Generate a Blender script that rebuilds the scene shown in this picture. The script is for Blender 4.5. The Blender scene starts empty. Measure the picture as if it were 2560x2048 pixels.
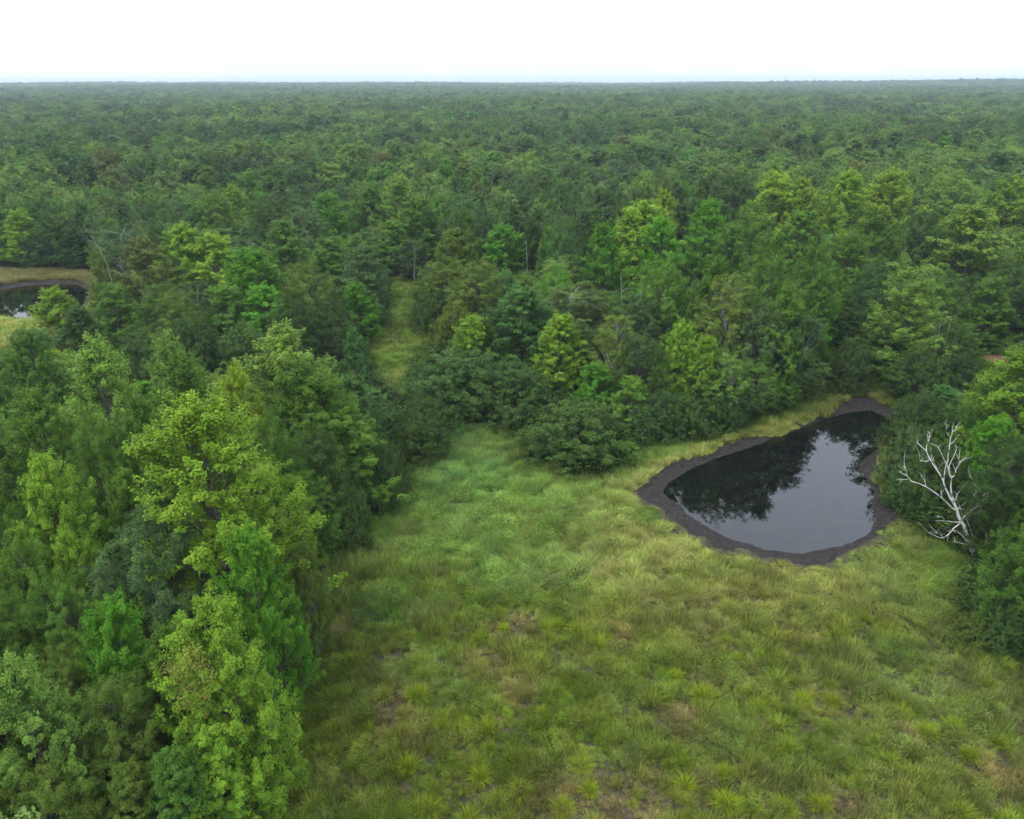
import bpy, math, random
import numpy as np
from mathutils import Vector, Matrix
C = bpy.context.scene.collection
SC = bpy.context.scene
rad = math.radians

# ------------------------------------------------------------------ camera
CAM_H = 34.0
PITCH = 23.4
ROLL = -0.16
FPX = 1597.0            # focal length in pixels of a 2156 x 1725 picture
cam_d = bpy.data.cameras.new("camera"); cam = bpy.data.objects.new("camera", cam_d); C.objects.link(cam)
cam_d.sensor_width = 36.0; cam_d.lens = 36.0 * FPX / 2156.0
cam_d.clip_start = 0.5; cam_d.clip_end = 40000
CM = Matrix.Rotation(rad(90 - PITCH), 4, 'X') @ Matrix.Rotation(rad(ROLL), 4, 'Z')
CM.translation = Vector((0, 0, CAM_H))
cam.matrix_world = CM
SC.camera = cam
SC.render.resolution_x = 1024; SC.render.resolution_y = 819

# ------------------------------------------------------------------ overcast sky
SUN_EL, SUN_AZ = 58.0, 250.0
w = bpy.data.worlds.new("World"); SC.world = w; w.use_nodes = True
nt = w.node_tree; nt.nodes.clear()
out = nt.nodes.new('ShaderNodeOutputWorld'); bg = nt.nodes.new('ShaderNodeBackground')
sky = nt.nodes.new('ShaderNodeTexSky'); sky.sky_type = 'NISHITA'; sky.sun_disc = False
sky.sun_elevation = rad(SUN_EL); sky.sun_rotation = rad(SUN_AZ); sky.dust_density = 4; sky.air_density = 1.2
bg.inputs['Strength'].default_value = 0.1
tc = nt.nodes.new('ShaderNodeTexCoord'); sep = nt.nodes.new('ShaderNodeSeparateXYZ')
ramp = nt.nodes.new('ShaderNodeValToRGB')     # cloud sheet: brighter overhead than at the horizon
ramp.color_ramp.elements[0].position = 0.0; ramp.color_ramp.elements[0].color = (1.16, 1.17, 1.18, 1)
ramp.color_ramp.elements[1].position = 1.0; ramp.color_ramp.elements[1].color = (1.8, 1.88, 2.0, 1)
e = ramp.color_ramp.elements.new(0.45); e.color = (1.66, 1.86, 2.2, 1)
nz = nt.nodes.new('ShaderNodeTexNoise'); nz.inputs['Scale'].default_value = 2.2; nz.inputs['Detail'].default_value = 5
mr = nt.nodes.new('ShaderNodeMapRange'); mr.inputs['To Min'].default_value = 9.0; mr.inputs['To Max'].default_value = 11.2
mr.inputs['From Min'].default_value = 0.3; mr.inputs['From Max'].default_value = 0.7
sc = nt.nodes.new('ShaderNodeVectorMath'); sc.operation = 'SCALE'
mix = nt.nodes.new('ShaderNodeMix'); mix.data_type = 'RGBA'; mix.inputs['Factor'].default_value = 0.88
L = nt.links.new
L(tc.outputs['Generated'], sep.inputs[0]); L(sep.outputs['Z'], ramp.inputs['Fac'])
L(tc.outputs['Generated'], nz.inputs['Vector']); L(nz.outputs['Fac'], mr.inputs['Value'])
L(ramp.outputs['Color'], sc.inputs[0]); L(mr.outputs['Result'], sc.inputs['Scale'])
L(sky.outputs['Color'], mix.inputs['A']); L(sc.outputs['Vector'], mix.inputs['B'])
L(mix.outputs['Result'], bg.inputs['Color']); L(bg.outputs[0], out.inputs[0])

sd = bpy.data.lights.new("sun", 'SUN'); sd.energy = 1.5; sd.angle = rad(16); sd.color = (1, 0.97, 0.92)
so = bpy.data.objects.new("sun", sd); C.objects.link(so)
az, el = rad(SUN_AZ), rad(SUN_EL)
dirv = Vector((math.sin(az) * math.cos(el), math.cos(az) * math.cos(el), math.sin(el)))
so.rotation_euler = dirv.to_track_quat('Z', 'Y').to_euler(); so.location = (0, 0, 200)
SC.view_settings.view_transform = 'Standard'; SC.view_settings.look = 'None'
SC.view_settings.exposure = 0.14; SC.view_settings.gamma = 1.0
SC.render.engine = 'CYCLES'
SC.cycles.max_bounces = 6; SC.cycles.diffuse_bounces = 3; SC.cycles.transmission_bounces = 3; SC.cycles.volume_bounces = 0
SC.cycles.glossy_bounces = 2; SC.cycles.caustics_reflective = False; SC.cycles.caustics_refractive = False

# ------------------------------------------------------------------ helpers
RM = np.array(CM.to_3x3())
def at(px, py, z=0.0):
    d = RM @ np.array([(px - 1078) / FPX, -(py - 862.5) / FPX, -1.0])
    t = (z - CAM_H) / d[2]
    return np.array([d[0] * t, d[1] * t, z])
def proj(p):
    q = RM.T @ (np.asarray(p, float) - np.array([0, 0, CAM_H]))
    if q[2] > -0.1: return (-9999, -9999)
    return (1078 + FPX * q[0] / -q[2], 862.5 - FPX * q[1] / -q[2])
def srgb(r, g, b, k=1.0):
    f = lambda c: ((c / 255 + 0.055) / 1.055) ** 2.4 if c > 10.3 else c / 255 / 12.92
    return np.array([f(r) * k, f(g) * k, f(b) * k])
def poly_world(pts, z=0.0): return np.array([at(x, y, z)[:2] for x, y in pts])
def inside(P, poly):
    x, y = P[:, 0], P[:, 1]; r = np.zeros(len(P), bool); n = len(poly)
    for i in range(n):
        x1, y1 = poly[i]; x2, y2 = poly[(i + 1) % n]
        if y1 == y2: continue
        c = ((y1 > y) != (y2 > y)) & (x < (x2 - x1) * (y - y1) / (y2 - y1) + x1)
        r ^= c
    return r
def pdist(P, poly):
    d = np.full(len(P), 1e9); n = len(poly)
    for i in range(n):
        a = poly[i]; b = poly[(i + 1) % n]; ab = b - a; l2 = max(ab @ ab, 1e-9)
        t = np.clip(((P - a) @ ab) / l2, 0, 1)
        q = P - (a + t[:, None] * ab); d = np.minimum(d, np.hypot(q[:, 0], q[:, 1]))
    return d
def sdist(P, poly):
    d = pdist(P, poly); return np.where(inside(P, poly), -d, d)
_T = {}
def vnoise(P, scale, seed=0):          # smooth value noise 0..1
    if seed not in _T: _T[seed] = np.random.RandomState(seed).rand(256, 256)
    T = _T[seed]
    q = P / scale + 1000.37 * (1 + seed % 7); i = np.floor(q).astype(int); f = q - i; f = f * f * (3 - 2 * f)
    g = lambda a, b: T[(i[:, 0] + a) % 256, (i[:, 1] + b) % 256]
    return (g(0, 0) * (1 - f[:, 0]) + g(1, 0) * f[:, 0]) * (1 - f[:, 1]) + (g(0, 1) * (1 - f[:, 0]) + g(1, 1) * f[:, 0]) * f[:, 1]
def sm(x, a, b):
    t = np.clip((x - a) / (b - a), 0, 1); return t * t * (3 - 2 * t)

def mesh_np(name, V, F, mat=None, attrs=None, smooth=False):
    """V (n,3), F list of arrays of equal-length faces"""
    me = bpy.data.meshes.new(name)
    Fs = F if isinstance(F, list) else [F]
    me.vertices.add(len(V)); me.vertices.foreach_set('co', np.ascontiguousarray(V, np.float32).ravel())
    loops = np.concatenate([f.ravel() for f in Fs]).astype(np.int32)
    cnt = np.concatenate([np.full(len(f), f.shape[1], np.int32) for f in Fs])
    me.loops.add(len(loops)); me.loops.foreach_set('vertex_index', loops)
    me.polygons.add(len(cnt)); me.polygons.foreach_set('loop_start', np.concatenate([[0], np.cumsum(cnt)[:-1]]).astype(np.int32))
    if smooth: me.polygons.foreach_set('use_smooth', np.ones(len(cnt), bool))
    me.update(calc_edges=True)
    for an, (dom, typ, arr) in (attrs or {}).items():
        a = me.attributes.new(an, typ, dom)
        a.data.foreach_set('vector' if typ == 'FLOAT_VECTOR' else 'value', np.ascontiguousarray(arr, np.int32 if typ == 'INT' else np.float32).ravel())
    if mat: me.materials.append(mat)
    return me
def link(name, me, parent=None, **props):
    o = bpy.data.objects.new(name, me); C.objects.link(o)
    if parent: o.parent = parent
    for k, v in props.items(): o[k] = v
    return o
def thing(name, label, cat, loc, group=None):
    o = bpy.data.objects.new(name, None); C.objects.link(o); o.location = loc
    o.empty_display_size = 0.5; o['label'] = label; o['category'] = cat
    if group: o['group'] = group
    return o

def tubes(paths, sides=5):
    """paths: list of (pts (n,3), radii (n,)) -> V, F(quads)"""
    Vs, Fs, off = [], [], 0
    for pts, rr in paths:
        pts = np.asarray(pts, float); n = len(pts); s = sides if rr[0] < 0.08 else max(sides, 8)
        if n < 2: continue
        d = np.gradient(pts, axis=0); d /= np.linalg.norm(d, axis=1)[:, None] + 1e-9
        ref = np.array([0.31, 0.17, 0.93]) if abs(d[0][2]) < 0.85 else np.array([1.0, 0.1, 0.0])
        u = np.cross(d, ref); u /= np.linalg.norm(u, axis=1)[:, None] + 1e-9; v = np.cross(d, u)
        a = np.arange(s) * 2 * np.pi / s
        ring = pts[:, None, :] + (np.cos(a)[None, :, None] * u[:, None, :] + np.sin(a)[None, :, None] * v[:, None, :]) * np.asarray(rr)[:, None, None]
        Vs.append(ring.reshape(-1, 3))
        i = np.arange(n - 1)[:, None] * s; j = np.arange(s)[None, :]; k = (j + 1) % s
        Fs.append((off + np.stack([i + j, i + k, i + s + k, i + s + j], -1)).reshape(-1, 4)); off += n * s
    return np.concatenate(Vs), np.concatenate(Fs)

# ------------------------------------------------------------------ materials
def new_mat(name):
    m = bpy.data.materials.new(name); m.use_nodes = True; n = m.node_tree
    for x in list(n.nodes): n.nodes.remove(x)
    return m, n, n.nodes.new, n.links.new
def foliage_mat(name, instanced, trans=0.22, var=1.0):
    m, n, N, K = new_mat(name)
    o = N('ShaderNodeOutputMaterial')
    if instanced:
        c = N('ShaderNodeAttribute'); c.attribute_type = 'INSTANCER'; c.attribute_name = 'tint'; col = c.outputs['Color']
    else:
        c = N('ShaderNodeObjectInfo'); col = c.outputs['Color']
    t = N('ShaderNodeAttribute'); t.attribute_type = 'GEOMETRY'; t.attribute_name = 'tone'
    h = N('ShaderNodeHueSaturation')
    r1 = N('ShaderNodeMapRange'); r1.inputs['To Min'].default_value = 0.5 - 0.018 * var; r1.inputs['To Max'].default_value = 0.5 + 0.018 * var
    r2 = N('ShaderNodeMapRange'); r2.inputs['To Min'].default_value = 1 - 0.4 * var; r2.inputs['To Max'].default_value = 1 + 0.45 * var
    sepv = N('ShaderNodeSeparateXYZ'); K(t.outputs['Vector'], sepv.inputs[0])
    K(sepv.outputs[0], r1.inputs['Value']); K(sepv.outputs[1], r2.inputs['Value'])
    K(r1.outputs[0], h.inputs['Hue']); K(r2.outputs[0], h.inputs['Value']); K(col, h.inputs['Color'])
    p = N('ShaderNodeBsdfPrincipled'); p.inputs['Roughness'].default_value = 0.6; p.inputs['Specular IOR Level'].default_value = 0.13
    K(h.outputs[0], p.inputs['Base Color'])
    tr = N('ShaderNodeBsdfTranslucent'); g = N('ShaderNodeMix'); g.data_type = 'RGBA'; g.blend_type = 'MULTIPLY'; g.inputs['Factor'].default_value = 1
    g.inputs['B'].default_value = (1.2, 1.12, 0.5, 1); K(h.outputs[0], g.inputs['A']); K(g.outputs['Result'], tr.inputs['Color'])
    mx = N('ShaderNodeMixShader'); mx.inputs[0].default_value = trans
    K(p.outputs[0], mx.inputs[1]); K(tr.outputs[0], mx.inputs[2]); K(mx.outputs[0], o.inputs[0])
    return m
M_leaf = foliage_mat('leaf', False, 0.24, 0.85)
M_leaf_inst = foliage_mat('leaf_far', True, 0.24, 0.45)
M_grass = foliage_mat('grass_blade', True, 0.22, 1.1)
M_tuss = foliage_mat('tussock_blade', False, 0.22, 0.8)
def bark_mat(name, c1, c2, scale=6.0, stretch=0.15, rough=0.85):
    m, n, N, K = new_mat(name)
    o = N('ShaderNodeOutputMaterial'); p = N('ShaderNodeBsdfPrincipled'); p.inputs['Roughness'].default_value = rough
    tcn = N('ShaderNodeTexCoord'); mp = N('ShaderNodeMapping'); mp.inputs['Scale'].default_value = (1, 1, stretch)
    z = N('ShaderNodeTexNoise'); z.inputs['Scale'].default_value = scale; z.inputs['Detail'].default_value = 6
    r = N('ShaderNodeValToRGB'); r.color_ramp.elements[0].position = 0.38; r.color_ramp.elements[1].position = 0.62
    r.color_ramp.elements[0].color = (*c1, 1); r.color_ramp.elements[1].color = (*c2, 1)
    b = N('ShaderNodeBump'); b.inputs['Strength'].default_value = 0.5; b.inputs['Distance'].default_value = 0.03
    K(tcn.outputs['Object'], mp.inputs[0]); K(mp.outputs[0], z.inputs['Vector']); K(z.outputs['Fac'], r.inputs[0])
    K(r.outputs[0], p.inputs['Base Color']); K(z.outputs['Fac'], b.inputs['Height']); K(b.outputs[0], p.inputs['Normal']); K(p.outputs[0], o.inputs[0])
    return m
M_bark = bark_mat('bark', (0.05, 0.043, 0.035), (0.16, 0.145, 0.12))
M_birch = bark_mat('birch_bark', (0.14, 0.13, 0.11), (0.52, 0.5, 0.46), 5, 1.6)
M_dead = bark_mat('dead_wood', (0.13, 0.115, 0.1), (0.8, 0.78, 0.74), 2.8, 0.8)
M_dead.node_tree.nodes['Color Ramp'].color_ramp.elements[0].position = 0.33
M_dead.node_tree.nodes['Color Ramp'].color_ramp.elements[1].position = 0.5
M_twig = bark_mat('dead_twig', (0.13, 0.12, 0.11), (0.34, 0.32, 0.3), 8)

# ------------------------------------------------------------------ outlines on the ground (picture coordinates of the ground points)
Z6 = lambda L_: [(1313.5 + x * 0.3906, 673.6 + y * 0.3906) for x, y in L_]
POND = poly_world(Z6([(205,915),(240,880),(330,815),(480,750),(600,712),(700,680),(800,638),(900,600),(1060,540),(1200,500),(1330,487),(1430,530),(1445,600),(1400,680),(1310,740),(1268,790),(1310,850),(1360,940),(1343,1010),(1367,1080),(1330,1150),(1260,1195),(1180,1222),(1050,1245),(960,1262),(860,1256),(760,1245),(680,1212),(600,1195),(520,1160),(450,1120),(340,1050),(300,1000),(215,945)]), -0.35)
MUD = poly_world(Z6([(55,910),(90,860),(250,775),(380,722),(480,682),(600,640),(700,612),(800,592),(900,562),(1000,520),(1090,485),(1150,435),(1230,405),(1330,400),(1420,430),(1510,480),(1530,560),(1470,640),(1440,700),(1420,760),(1400,830),(1420,900),(1480,1030),(1470,1090),(1380,1160),(1280,1215),(1180,1262),(1100,1318),(1000,1325),(920,1315),(840,1275),(750,1285),(640,1225),(560,1245),(480,1225),(430,1170),(350,1150),(300,1100),(230,1060),(200,1010),(130,985),(70,940)]))
POND2 = poly_world([(-420,640),(-300,612),(-150,612),(0,611),(60,602),(120,597),(165,600),(190,612),(176,640),(150,664),(90,668),(30,670),(-20,660),(-100,690),(-300,720),(-420,690)], -0.35)
MUD2 = poly_world([(-460,645),(-300,598),(-150,600),(0,600),(60,592),(120,589),(175,592),(205,612),(190,648),(158,672),(90,676),(30,677),(-20,672),(-100,700),(-300,735),(-460,700)])
MEADOW = poly_world([(380,2150),(500,1800),(570,1600),(585,1450),(605,1330),(640,1240),(690,1160),(760,1075),(850,1000),(925,960),(945,905),(880,865),(800,820),(765,770),(775,715),(805,680),(818,640),(805,600),(835,585),(900,600),(880,640),(900,690),(945,705),(910,745),(868,790),(880,880),(1000,905),(1110,900),(1120,960),(1200,1004),(1300,985),(1345,932),(1460,928),(1560,893),(1650,864),(1720,838),(1745,780),(1765,745),(1810,790),(1880,815),(1905,860),(1885,900),(1870,960),(1890,1090),(1960,1120),(2055,1200),(2030,1290),(2070,1365),(2160,1395),(2400,1500),(2600,1800),(2600,2150)])
BANK2 = poly_world([(-500,600),(-300,575),(0,573),(165,570),(215,590),(215,625),(165,680),(100,700),(40,730),(-60,760),(-300,790),(-600,760)])
CLEAR = poly_world([(2035,800),(2050,765),(2090,745),(2180,735),(2300,745),(2340,790),(2250,850),(2160,880),(2090,870),(2050,840)])
OPENS = [MEADOW, BANK2, MUD, MUD2]

# ------------------------------------------------------------------ ground
def axis(lo, hi, step, far, g=1.16):
    m = list(np.arange(lo, hi + 1e-6, step)); a, b, s1 = lo, hi, step
    L1, L2 = [], []
    while a > -far: s1 *= g; a -= s1; L1.append(a)
    s1 = step
    while b < far: s1 *= g; b += s1; L2.append(b)
    return np.array(L1[::-1] + m + L2)
gx = axis(-62, 72, 0.5, 8500); gy = axis(14, 152, 0.5, 8500)
GX, GY = np.meshgrid(gx, gy); GP = np.stack([GX.ravel(), GY.ravel()], 1)
near = (GP[:, 0] > -150) & (GP[:, 0] < 110) & (GP[:, 1] > 5) & (GP[:, 1] < 200)
def ground_z(P):
    z = (vnoise(P, 2.1, 3) - 0.5) * 0.16 + (vnoise(P, 9, 4) - 0.5) * 0.25
    for W, M in ((POND, MUD), (POND2, MUD2)):
        dw = sdist(P, W); dm = sdist(P, M)
        t = np.clip(dw / np.maximum(dw - dm, 0.3), 0, 1)             # 0 at water's edge, 1 at outer edge of mud
        bank = np.where(dw < 0, -0.35 - 0.5 * sm(-dw, 0, 2.5), -0.35 + 0.30 * t)
        f = sm(dm, 0.0, 1.6)
        z = np.where(dm < 1.6, bank * (1 - f) + z * f, z)
    return z
def hill(P):            # low rises far off
    d_ = np.hypot(P[:, 0], P[:, 1]); return sm(d_, 1100, 3600) * (13 * vnoise(P, 1300, 120) ** 1.5 + 11 * vnoise(P, 420, 121))
gz = hill(GP); mudm = np.zeros(len(GP)); open_m = np.zeros(len(GP)); red = np.zeros(len(GP))
Pn = GP[near]; gz[near] = ground_z(Pn)
mudm[near] = np.maximum(1 - sm(sdist(Pn, MUD), -0.5, 0.35), 1 - sm(sdist(Pn, MUD2), -0.6, 0.3))
open_m[near] = np.maximum.reduce([1 - sm(sdist(Pn, p), -1.0, 1.0) for p in (MEADOW, BANK2, CLEAR)])
rp = at(2118, 762)[:2]; red[near] = 1 - sm(np.hypot((Pn[:, 0] - rp[0]) / 3.2, (Pn[:, 1] - rp[1]) / 3.0), 0.6, 1.2)
nx, ny = len(gx), len(gy); ii = (np.arange(ny - 1)[:, None] * nx + np.arange(nx - 1)[None, :]).ravel()
GF = np.stack([ii, ii + 1, ii + nx + 1, ii + nx], 1)
M_ground, n, N, K = new_mat('ground')
o_ = N('ShaderNodeOutputMaterial'); p_ = N('ShaderNodeBsdfPrincipled'); p_.inputs['Roughness'].default_value = 0.95; p_.inputs['Specular IOR Level'].default_value = 0.15
tcn = N('ShaderNodeTexCoord')
def rampn(src, a, b, p0=0.35, p1=0.65):
    r = N('ShaderNodeValToRGB'); r.color_ramp.elements[0].position = p0; r.color_ramp.elements[1].position = p1
    r.color_ramp.elements[0].color = (*a, 1); r.color_ramp.elements[1].color = (*b, 1); K(src, r.inputs[0]); return r.outputs[0]
def noisen(s, d=6, rgh=0.6):
    z = N('ShaderNodeTexNoise'); z.inputs['Scale'].default_value = s; z.inputs['Detail'].default_value = d; z.inputs['Roughness'].default_value = rgh
    K(tcn.outputs['Object'], z.inputs['Vector']); return z.outputs['Fac']
def mixn(f, a, b):
    m = N('ShaderNodeMix'); m.data_type = 'RGBA'
    K(f, m.inputs['Factor']); K(a, m.inputs['A']); K(b, m.inputs['B']); return m.outputs['Result']
def attrn(nm):
    a = N('ShaderNodeAttribute'); a.attribute_name = nm; return a.outputs['Fac']
forest = rampn(noisen(0.6), (0.018, 0.024, 0.01), (0.04, 0.055, 0.018))
turf = rampn(noisen(1.3), (0.03, 0.03, 0.014), (0.1, 0.085, 0.05))
mudc = rampn(noisen(3.0, 8, 0.75), (0.017, 0.0145, 0.0135), (0.058, 0.05, 0.046), 0.4, 0.68)
redc = rampn(noisen(2.0), (0.13, 0.06, 0.035), (0.22, 0.12, 0.07))
col = mixn(attrn('open'), forest, turf); col = mixn(attrn('red'), col, redc)
am = attrn('mud'); mm = N('ShaderNodeMath'); mm.operation = 'ADD'; K(am, mm.inputs[0])
ns = N('ShaderNodeMapRange'); ns.inputs['To Min'].default_value = -0.5; ns.inputs['To Max'].default_value = 0.5; K(noisen(1.1, 6), ns.inputs['Value']); K(ns.outputs[0], mm.inputs[1])
ms = N('ShaderNodeMapRange'); ms.inputs['From Min'].default_value = 0.42; ms.inputs['From Max'].default_value = 0.58; K(mm.outputs[0], ms.inputs['Value'])
col = mixn(ms.outputs[0], col, mudc)
bp = N('ShaderNodeBump'); bp.inputs['Strength'].default_value = 0.8; bp.inputs['Distance'].default_value = 0.12
K(noisen(4.0, 8, 0.7), bp.inputs['Height']); K(bp.outputs[0], p_.inputs['Normal'])
K(col, p_.inputs['Base Color']); K(p_.outputs[0], o_.inputs[0])
GV = np.stack([GP[:, 0], GP[:, 1], gz], 1)
link('ground', mesh_np('ground', GV, GF, M_ground, {'mud': ('POINT', 'FLOAT', mudm), 'open': ('POINT', 'FLOAT', open_m), 'red': ('POINT', 'FLOAT', red)}, True), kind='structure')

# ------------------------------------------------------------------ water
M_water, n, N, K = new_mat('pond_water')
o_ = N('ShaderNodeOutputMaterial'); p_ = N('ShaderNodeBsdfPrincipled')
p_.inputs['Roughness'].default_value = 0.012; p_.inputs['IOR'].default_value = 1.5; p_.inputs['Specular IOR Level'].default_value = 0.5
tcn = N('ShaderNodeTexCoord')
wv = N('ShaderNodeTexNoise'); wv.inputs['Scale'].default_value = 0.22; wv.inputs['Detail'].default_value = 4; wv.inputs['Distortion'].default_value = 2.2
K(tcn.outputs['Object'], wv.inputs['Vector'])
cr = N('ShaderNodeValToRGB'); cr.color_ramp.elements[0].position = 0.49; cr.color_ramp.elements[0].color = (0.003, 0.0036, 0.0036, 1)
cr.color_ramp.elements[1].position = 0.56; cr.color_ramp.elements[1].color = (0.003, 0.0036, 0.0036, 1)
e = cr.color_ramp.elements.new(0.515); e.color = (0.012, 0.015, 0.009, 1)
K(wv.outputs['Fac'], cr.inputs[0]); K(cr.outputs[0], p_.inputs['Base Color'])
rn = N('ShaderNodeTexNoise'); rn.inputs['Scale'].default_value = 7; rn.inputs['Detail'].default_value = 4; K(tcn.outputs['Object'], rn.inputs['Vector'])
bp = N('ShaderNodeBump'); bp.inputs['Strength'].default_value = 0.015; bp.inputs['Distance'].default_value = 0.02
K(rn.outputs['Fac'], bp.inputs['Height']); K(bp.outputs[0], p_.inputs['Normal']); K(p_.outputs[0], o_.inputs[0])
def water(name, poly, grow):
    c = poly.mean(0); n_ = len(poly); V = []
    for i in range(n_):
        t = poly[(i + 1) % n_] - poly[i - 1]; nn = np.array([t[1], -t[0]]); nn /= np.linalg.norm(nn) + 1e-9
        q = poly[i] + nn * grow
        if inside(q[None], poly)[0]: q = poly[i] - nn * grow
        V.append((q[0], q[1], -0.35))
    me = bpy.data.meshes.new(name); me.from_pydata(V, [], [list(range(n_))]); me.materials.append(M_water)
    if me.polygons[0].normal.z < 0: me.flip_normals()
    return link(name, me, kind='structure')
water('pond_water', POND, 0.45)
water('far_pond_water', POND2, 0.5)

# ------------------------------------------------------------------ tree generator
def leafcloud(P, Nn, size, tone, asp=0.6, name='crown', mat=None):
    n = len(P); rs = np.random.RandomState(n % 9973)
    r = rs.normal(size=(n, 3)); t = np.cross(Nn, r); t /= np.linalg.norm(t, axis=1)[:, None] + 1e-9
    b = np.cross(Nn, t); s = size[:, None]
    V = np.stack([P - t * s * 0.55, P - b * s * asp * 0.5 + Nn * s * 0.12, P + t * s * 0.55 - Nn * s * 0.1, P + b * s * asp * 0.5 + Nn * s * 0.12], 1).reshape(-1, 3)
    F = np.arange(n * 4).reshape(-1, 4)
    tv = np.zeros((n, 3)); tv[:, :2] = tone
    return mesh_np(name, V, F, mat, {'tone': ('FACE', 'FLOAT_VECTOR', tv)})

def gen_tree(seed, H=14, R=4, t0=0.22, form='ovoid', elev=40, nprim=46, nsec=5, npuff=2, prad=0.5, elong=1.3,
             nleaf=60, lsize=0.17, gap=0.12, stems=1, droop=0.0, up=0.55, twr=1.0, lump=0.2):
    rs = np.random.RandomState(seed); paths = []; PC = []; PD = []; PR = []
    base = np.zeros(3); top = np.array([rs.normal() * 0.03 * H, rs.normal() * 0.03 * H, H * (0.9 if stems == 1 else 0.55)])
    if stems == 1:
        tt = np.linspace(0, 1, 9); wob = rs.normal(size=(9, 2)) * 0.012 * H; wob[0] = 0
        tr = base[None] * (1 - tt)[:, None] + top[None] * tt[:, None]; tr[:, :2] += wob
        tr[0, 2] = -0.4
        paths.append((tr, 0.018 * H * (1 - tt) ** 0.8 * twr + 0.02))
    def trunk_at(z):
        if stems > 1:
            a = rs.rand() * 6.28; return np.array([math.cos(a), math.sin(a), 0]) * R * 0.12 * rs.rand() + np.array([0, 0, -0.1])
        u = np.clip(z / top[2], 0, 1) * 8; i = min(int(u), 7); f = u - i; return tr[i] * (1 - f) + tr[i + 1] * f
    ph = rs.rand(6) * 6.28
    def env(u, az):
        if form == 'ovoid': r = math.sin(math.pi * min(1, (0.10 + 0.9 * u)) ** 0.72) ** 0.75
        elif form == 'round': r = math.sqrt(max(0, 1 - (2 * (0.12 + 0.88 * u) - 1) ** 2))
        elif form == 'cone': r = (1 - u) ** 0.8 * (0.72 + 0.28 * min(1, u * 5)) + 0.03
        elif form == 'column': r = (math.sin(math.pi * (0.12 + 0.86 * u)) ** 0.5)
        elif form == 'spread': r = math.sin(math.pi * (0.06 + 0.9 * u ** 1.25)) ** 0.6
        elif form == 'dome': r = math.sqrt(max(0, 1 - (u * 0.99) ** 2.4))
        return R * r * (1 + lump * math.sin(2 * az + ph[0]) * 0.5 + lump * math.sin(3 * az + ph[1] + 4 * u) * 0.6 + lump * 0.6 * math.sin(5 * az + ph[2] + 9 * u))
    for i in range(nprim):
        u = ((i + 0.5) / nprim) ** 0.85 if form != 'cone' else 1 - (1 - (i + 0.5) / nprim) ** 0.62
        az = i * 2.39996 + rs.normal() * 0.25
        if rs.rand() < gap: continue
        zt = H * (t0 + (1 - t0) * u * 0.985)
        rr = env(u, az) * (0.82 + 0.3 * rs.rand() ** 1.0) * (1 if rs.rand() > 0.22 else 0.55)
        end = np.array([math.cos(az) * rr, math.sin(az) * rr, zt + rs.normal() * 0.02 * H])
        ea = rad(elev + (75 - elev) * u * 0.75)
        zs = max(t0 * H * 0.6, min(zt - rr * math.tan(ea) * 0.8, top[2] * 0.96)) if stems == 1 else 0
        if stems == 1: zs = min(zs, top[2] * 0.97)
        st = trunk_at(zs)
        midp = st * 0.45 + end * 0.55; midp[2] -= 0.0 if droop else 0.06 * rr; midp[2] += droop * rr * 0.35
        midp[:2] += rs.normal(size=2) * 0.05 * R
        s = np.linspace(0, 1, 6)[:, None]; pr = (1 - s) ** 2 * st + 2 * s * (1 - s) * midp + s * s * end
        ln = np.linalg.norm(end - st)
        paths.append((pr, (0.012 * ln * (1 - s[:, 0]) + 0.012) * twr))
        dend = end - midp; dend /= np.linalg.norm(dend) + 1e-9
        PC.append(end); PD.append(dend); PR.append(prad * (0.8 + 0.4 * rs.rand()))
        for k in range(nsec):
            q = 0.35 + 0.6 * (k + rs.rand()) / nsec
            p0 = (1 - q) ** 2 * st + 2 * q * (1 - q) * midp + q * q * end
            d = dend * 0.7 + rs.normal(size=3) * 0.65; d[2] += up * 0.6 - droop; rad_v = p0.copy(); rad_v[2] = 0; rl = np.linalg.norm(rad_v)
            if rl > 0.2: d += rad_v / rl * 0.35
            d /= np.linalg.norm(d); l2 = (0.16 + 0.16 * rs.rand()) * R * (1.25 - q * 0.5) + prad * 0.7
            e2 = p0 + d * l2; e2[2] = max(e2[2], 0.15 * prad + (0 if form == 'dome' else t0 * H * 0.55))
            m2 = (p0 + e2) / 2 + np.array([0, 0, -0.04 * l2])
            paths.append((np.array([p0, m2, e2]), np.array([0.016, 0.011, 0.006]) * twr))
            for j in range(npuff):
                f = 1 - j * 0.55 / max(1, npuff - 1) if npuff > 1 else 1
                PC.append(p0 + (e2 - p0) * f + rs.normal(size=3) * prad * 0.25); dd = d + rs.normal(size=3) * 0.3
                PD.append(dd / np.linalg.norm(dd)); PR.append(prad * (0.6 + 0.6 * rs.rand()))
    PC = np.array(PC); PD = np.array(PD); PR = np.array(PR)
    PD[:, 2] += up * 0.8; PD /= np.linalg.norm(PD, axis=1)[:, None]
    m = len(PC); idx = np.repeat(np.arange(m), nleaf); nL = len(idx)
    v = rs.normal(size=(nL, 3)); v /= np.linalg.norm(v, axis=1)[:, None]
    v[:, 2] = np.where(v[:, 2] < -0.25, -v[:, 2], v[:, 2])
    rr = rs.rand(nL) ** 0.45; d = PD[idx]
    off = v * (rr * PR[idx])[:, None]; al = (off * d).sum(1)[:, None]
    taper = 1 - 0.45 * np.clip(al[:, 0] / PR[idx], 0, 1)
    off = (off - al * d) * taper[:, None] + al * d * elong
    P = PC[idx] + off
    P[:, 2] = np.maximum(P[:, 2], 0.03)
    oc = P - np.array([0, 0, H * (t0 + (1 - t0) * 0.35)]); oc[:, 2] *= R / (H * 0.5); oc /= np.linalg.norm(oc, axis=1)[:, None] + 1e-6
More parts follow.
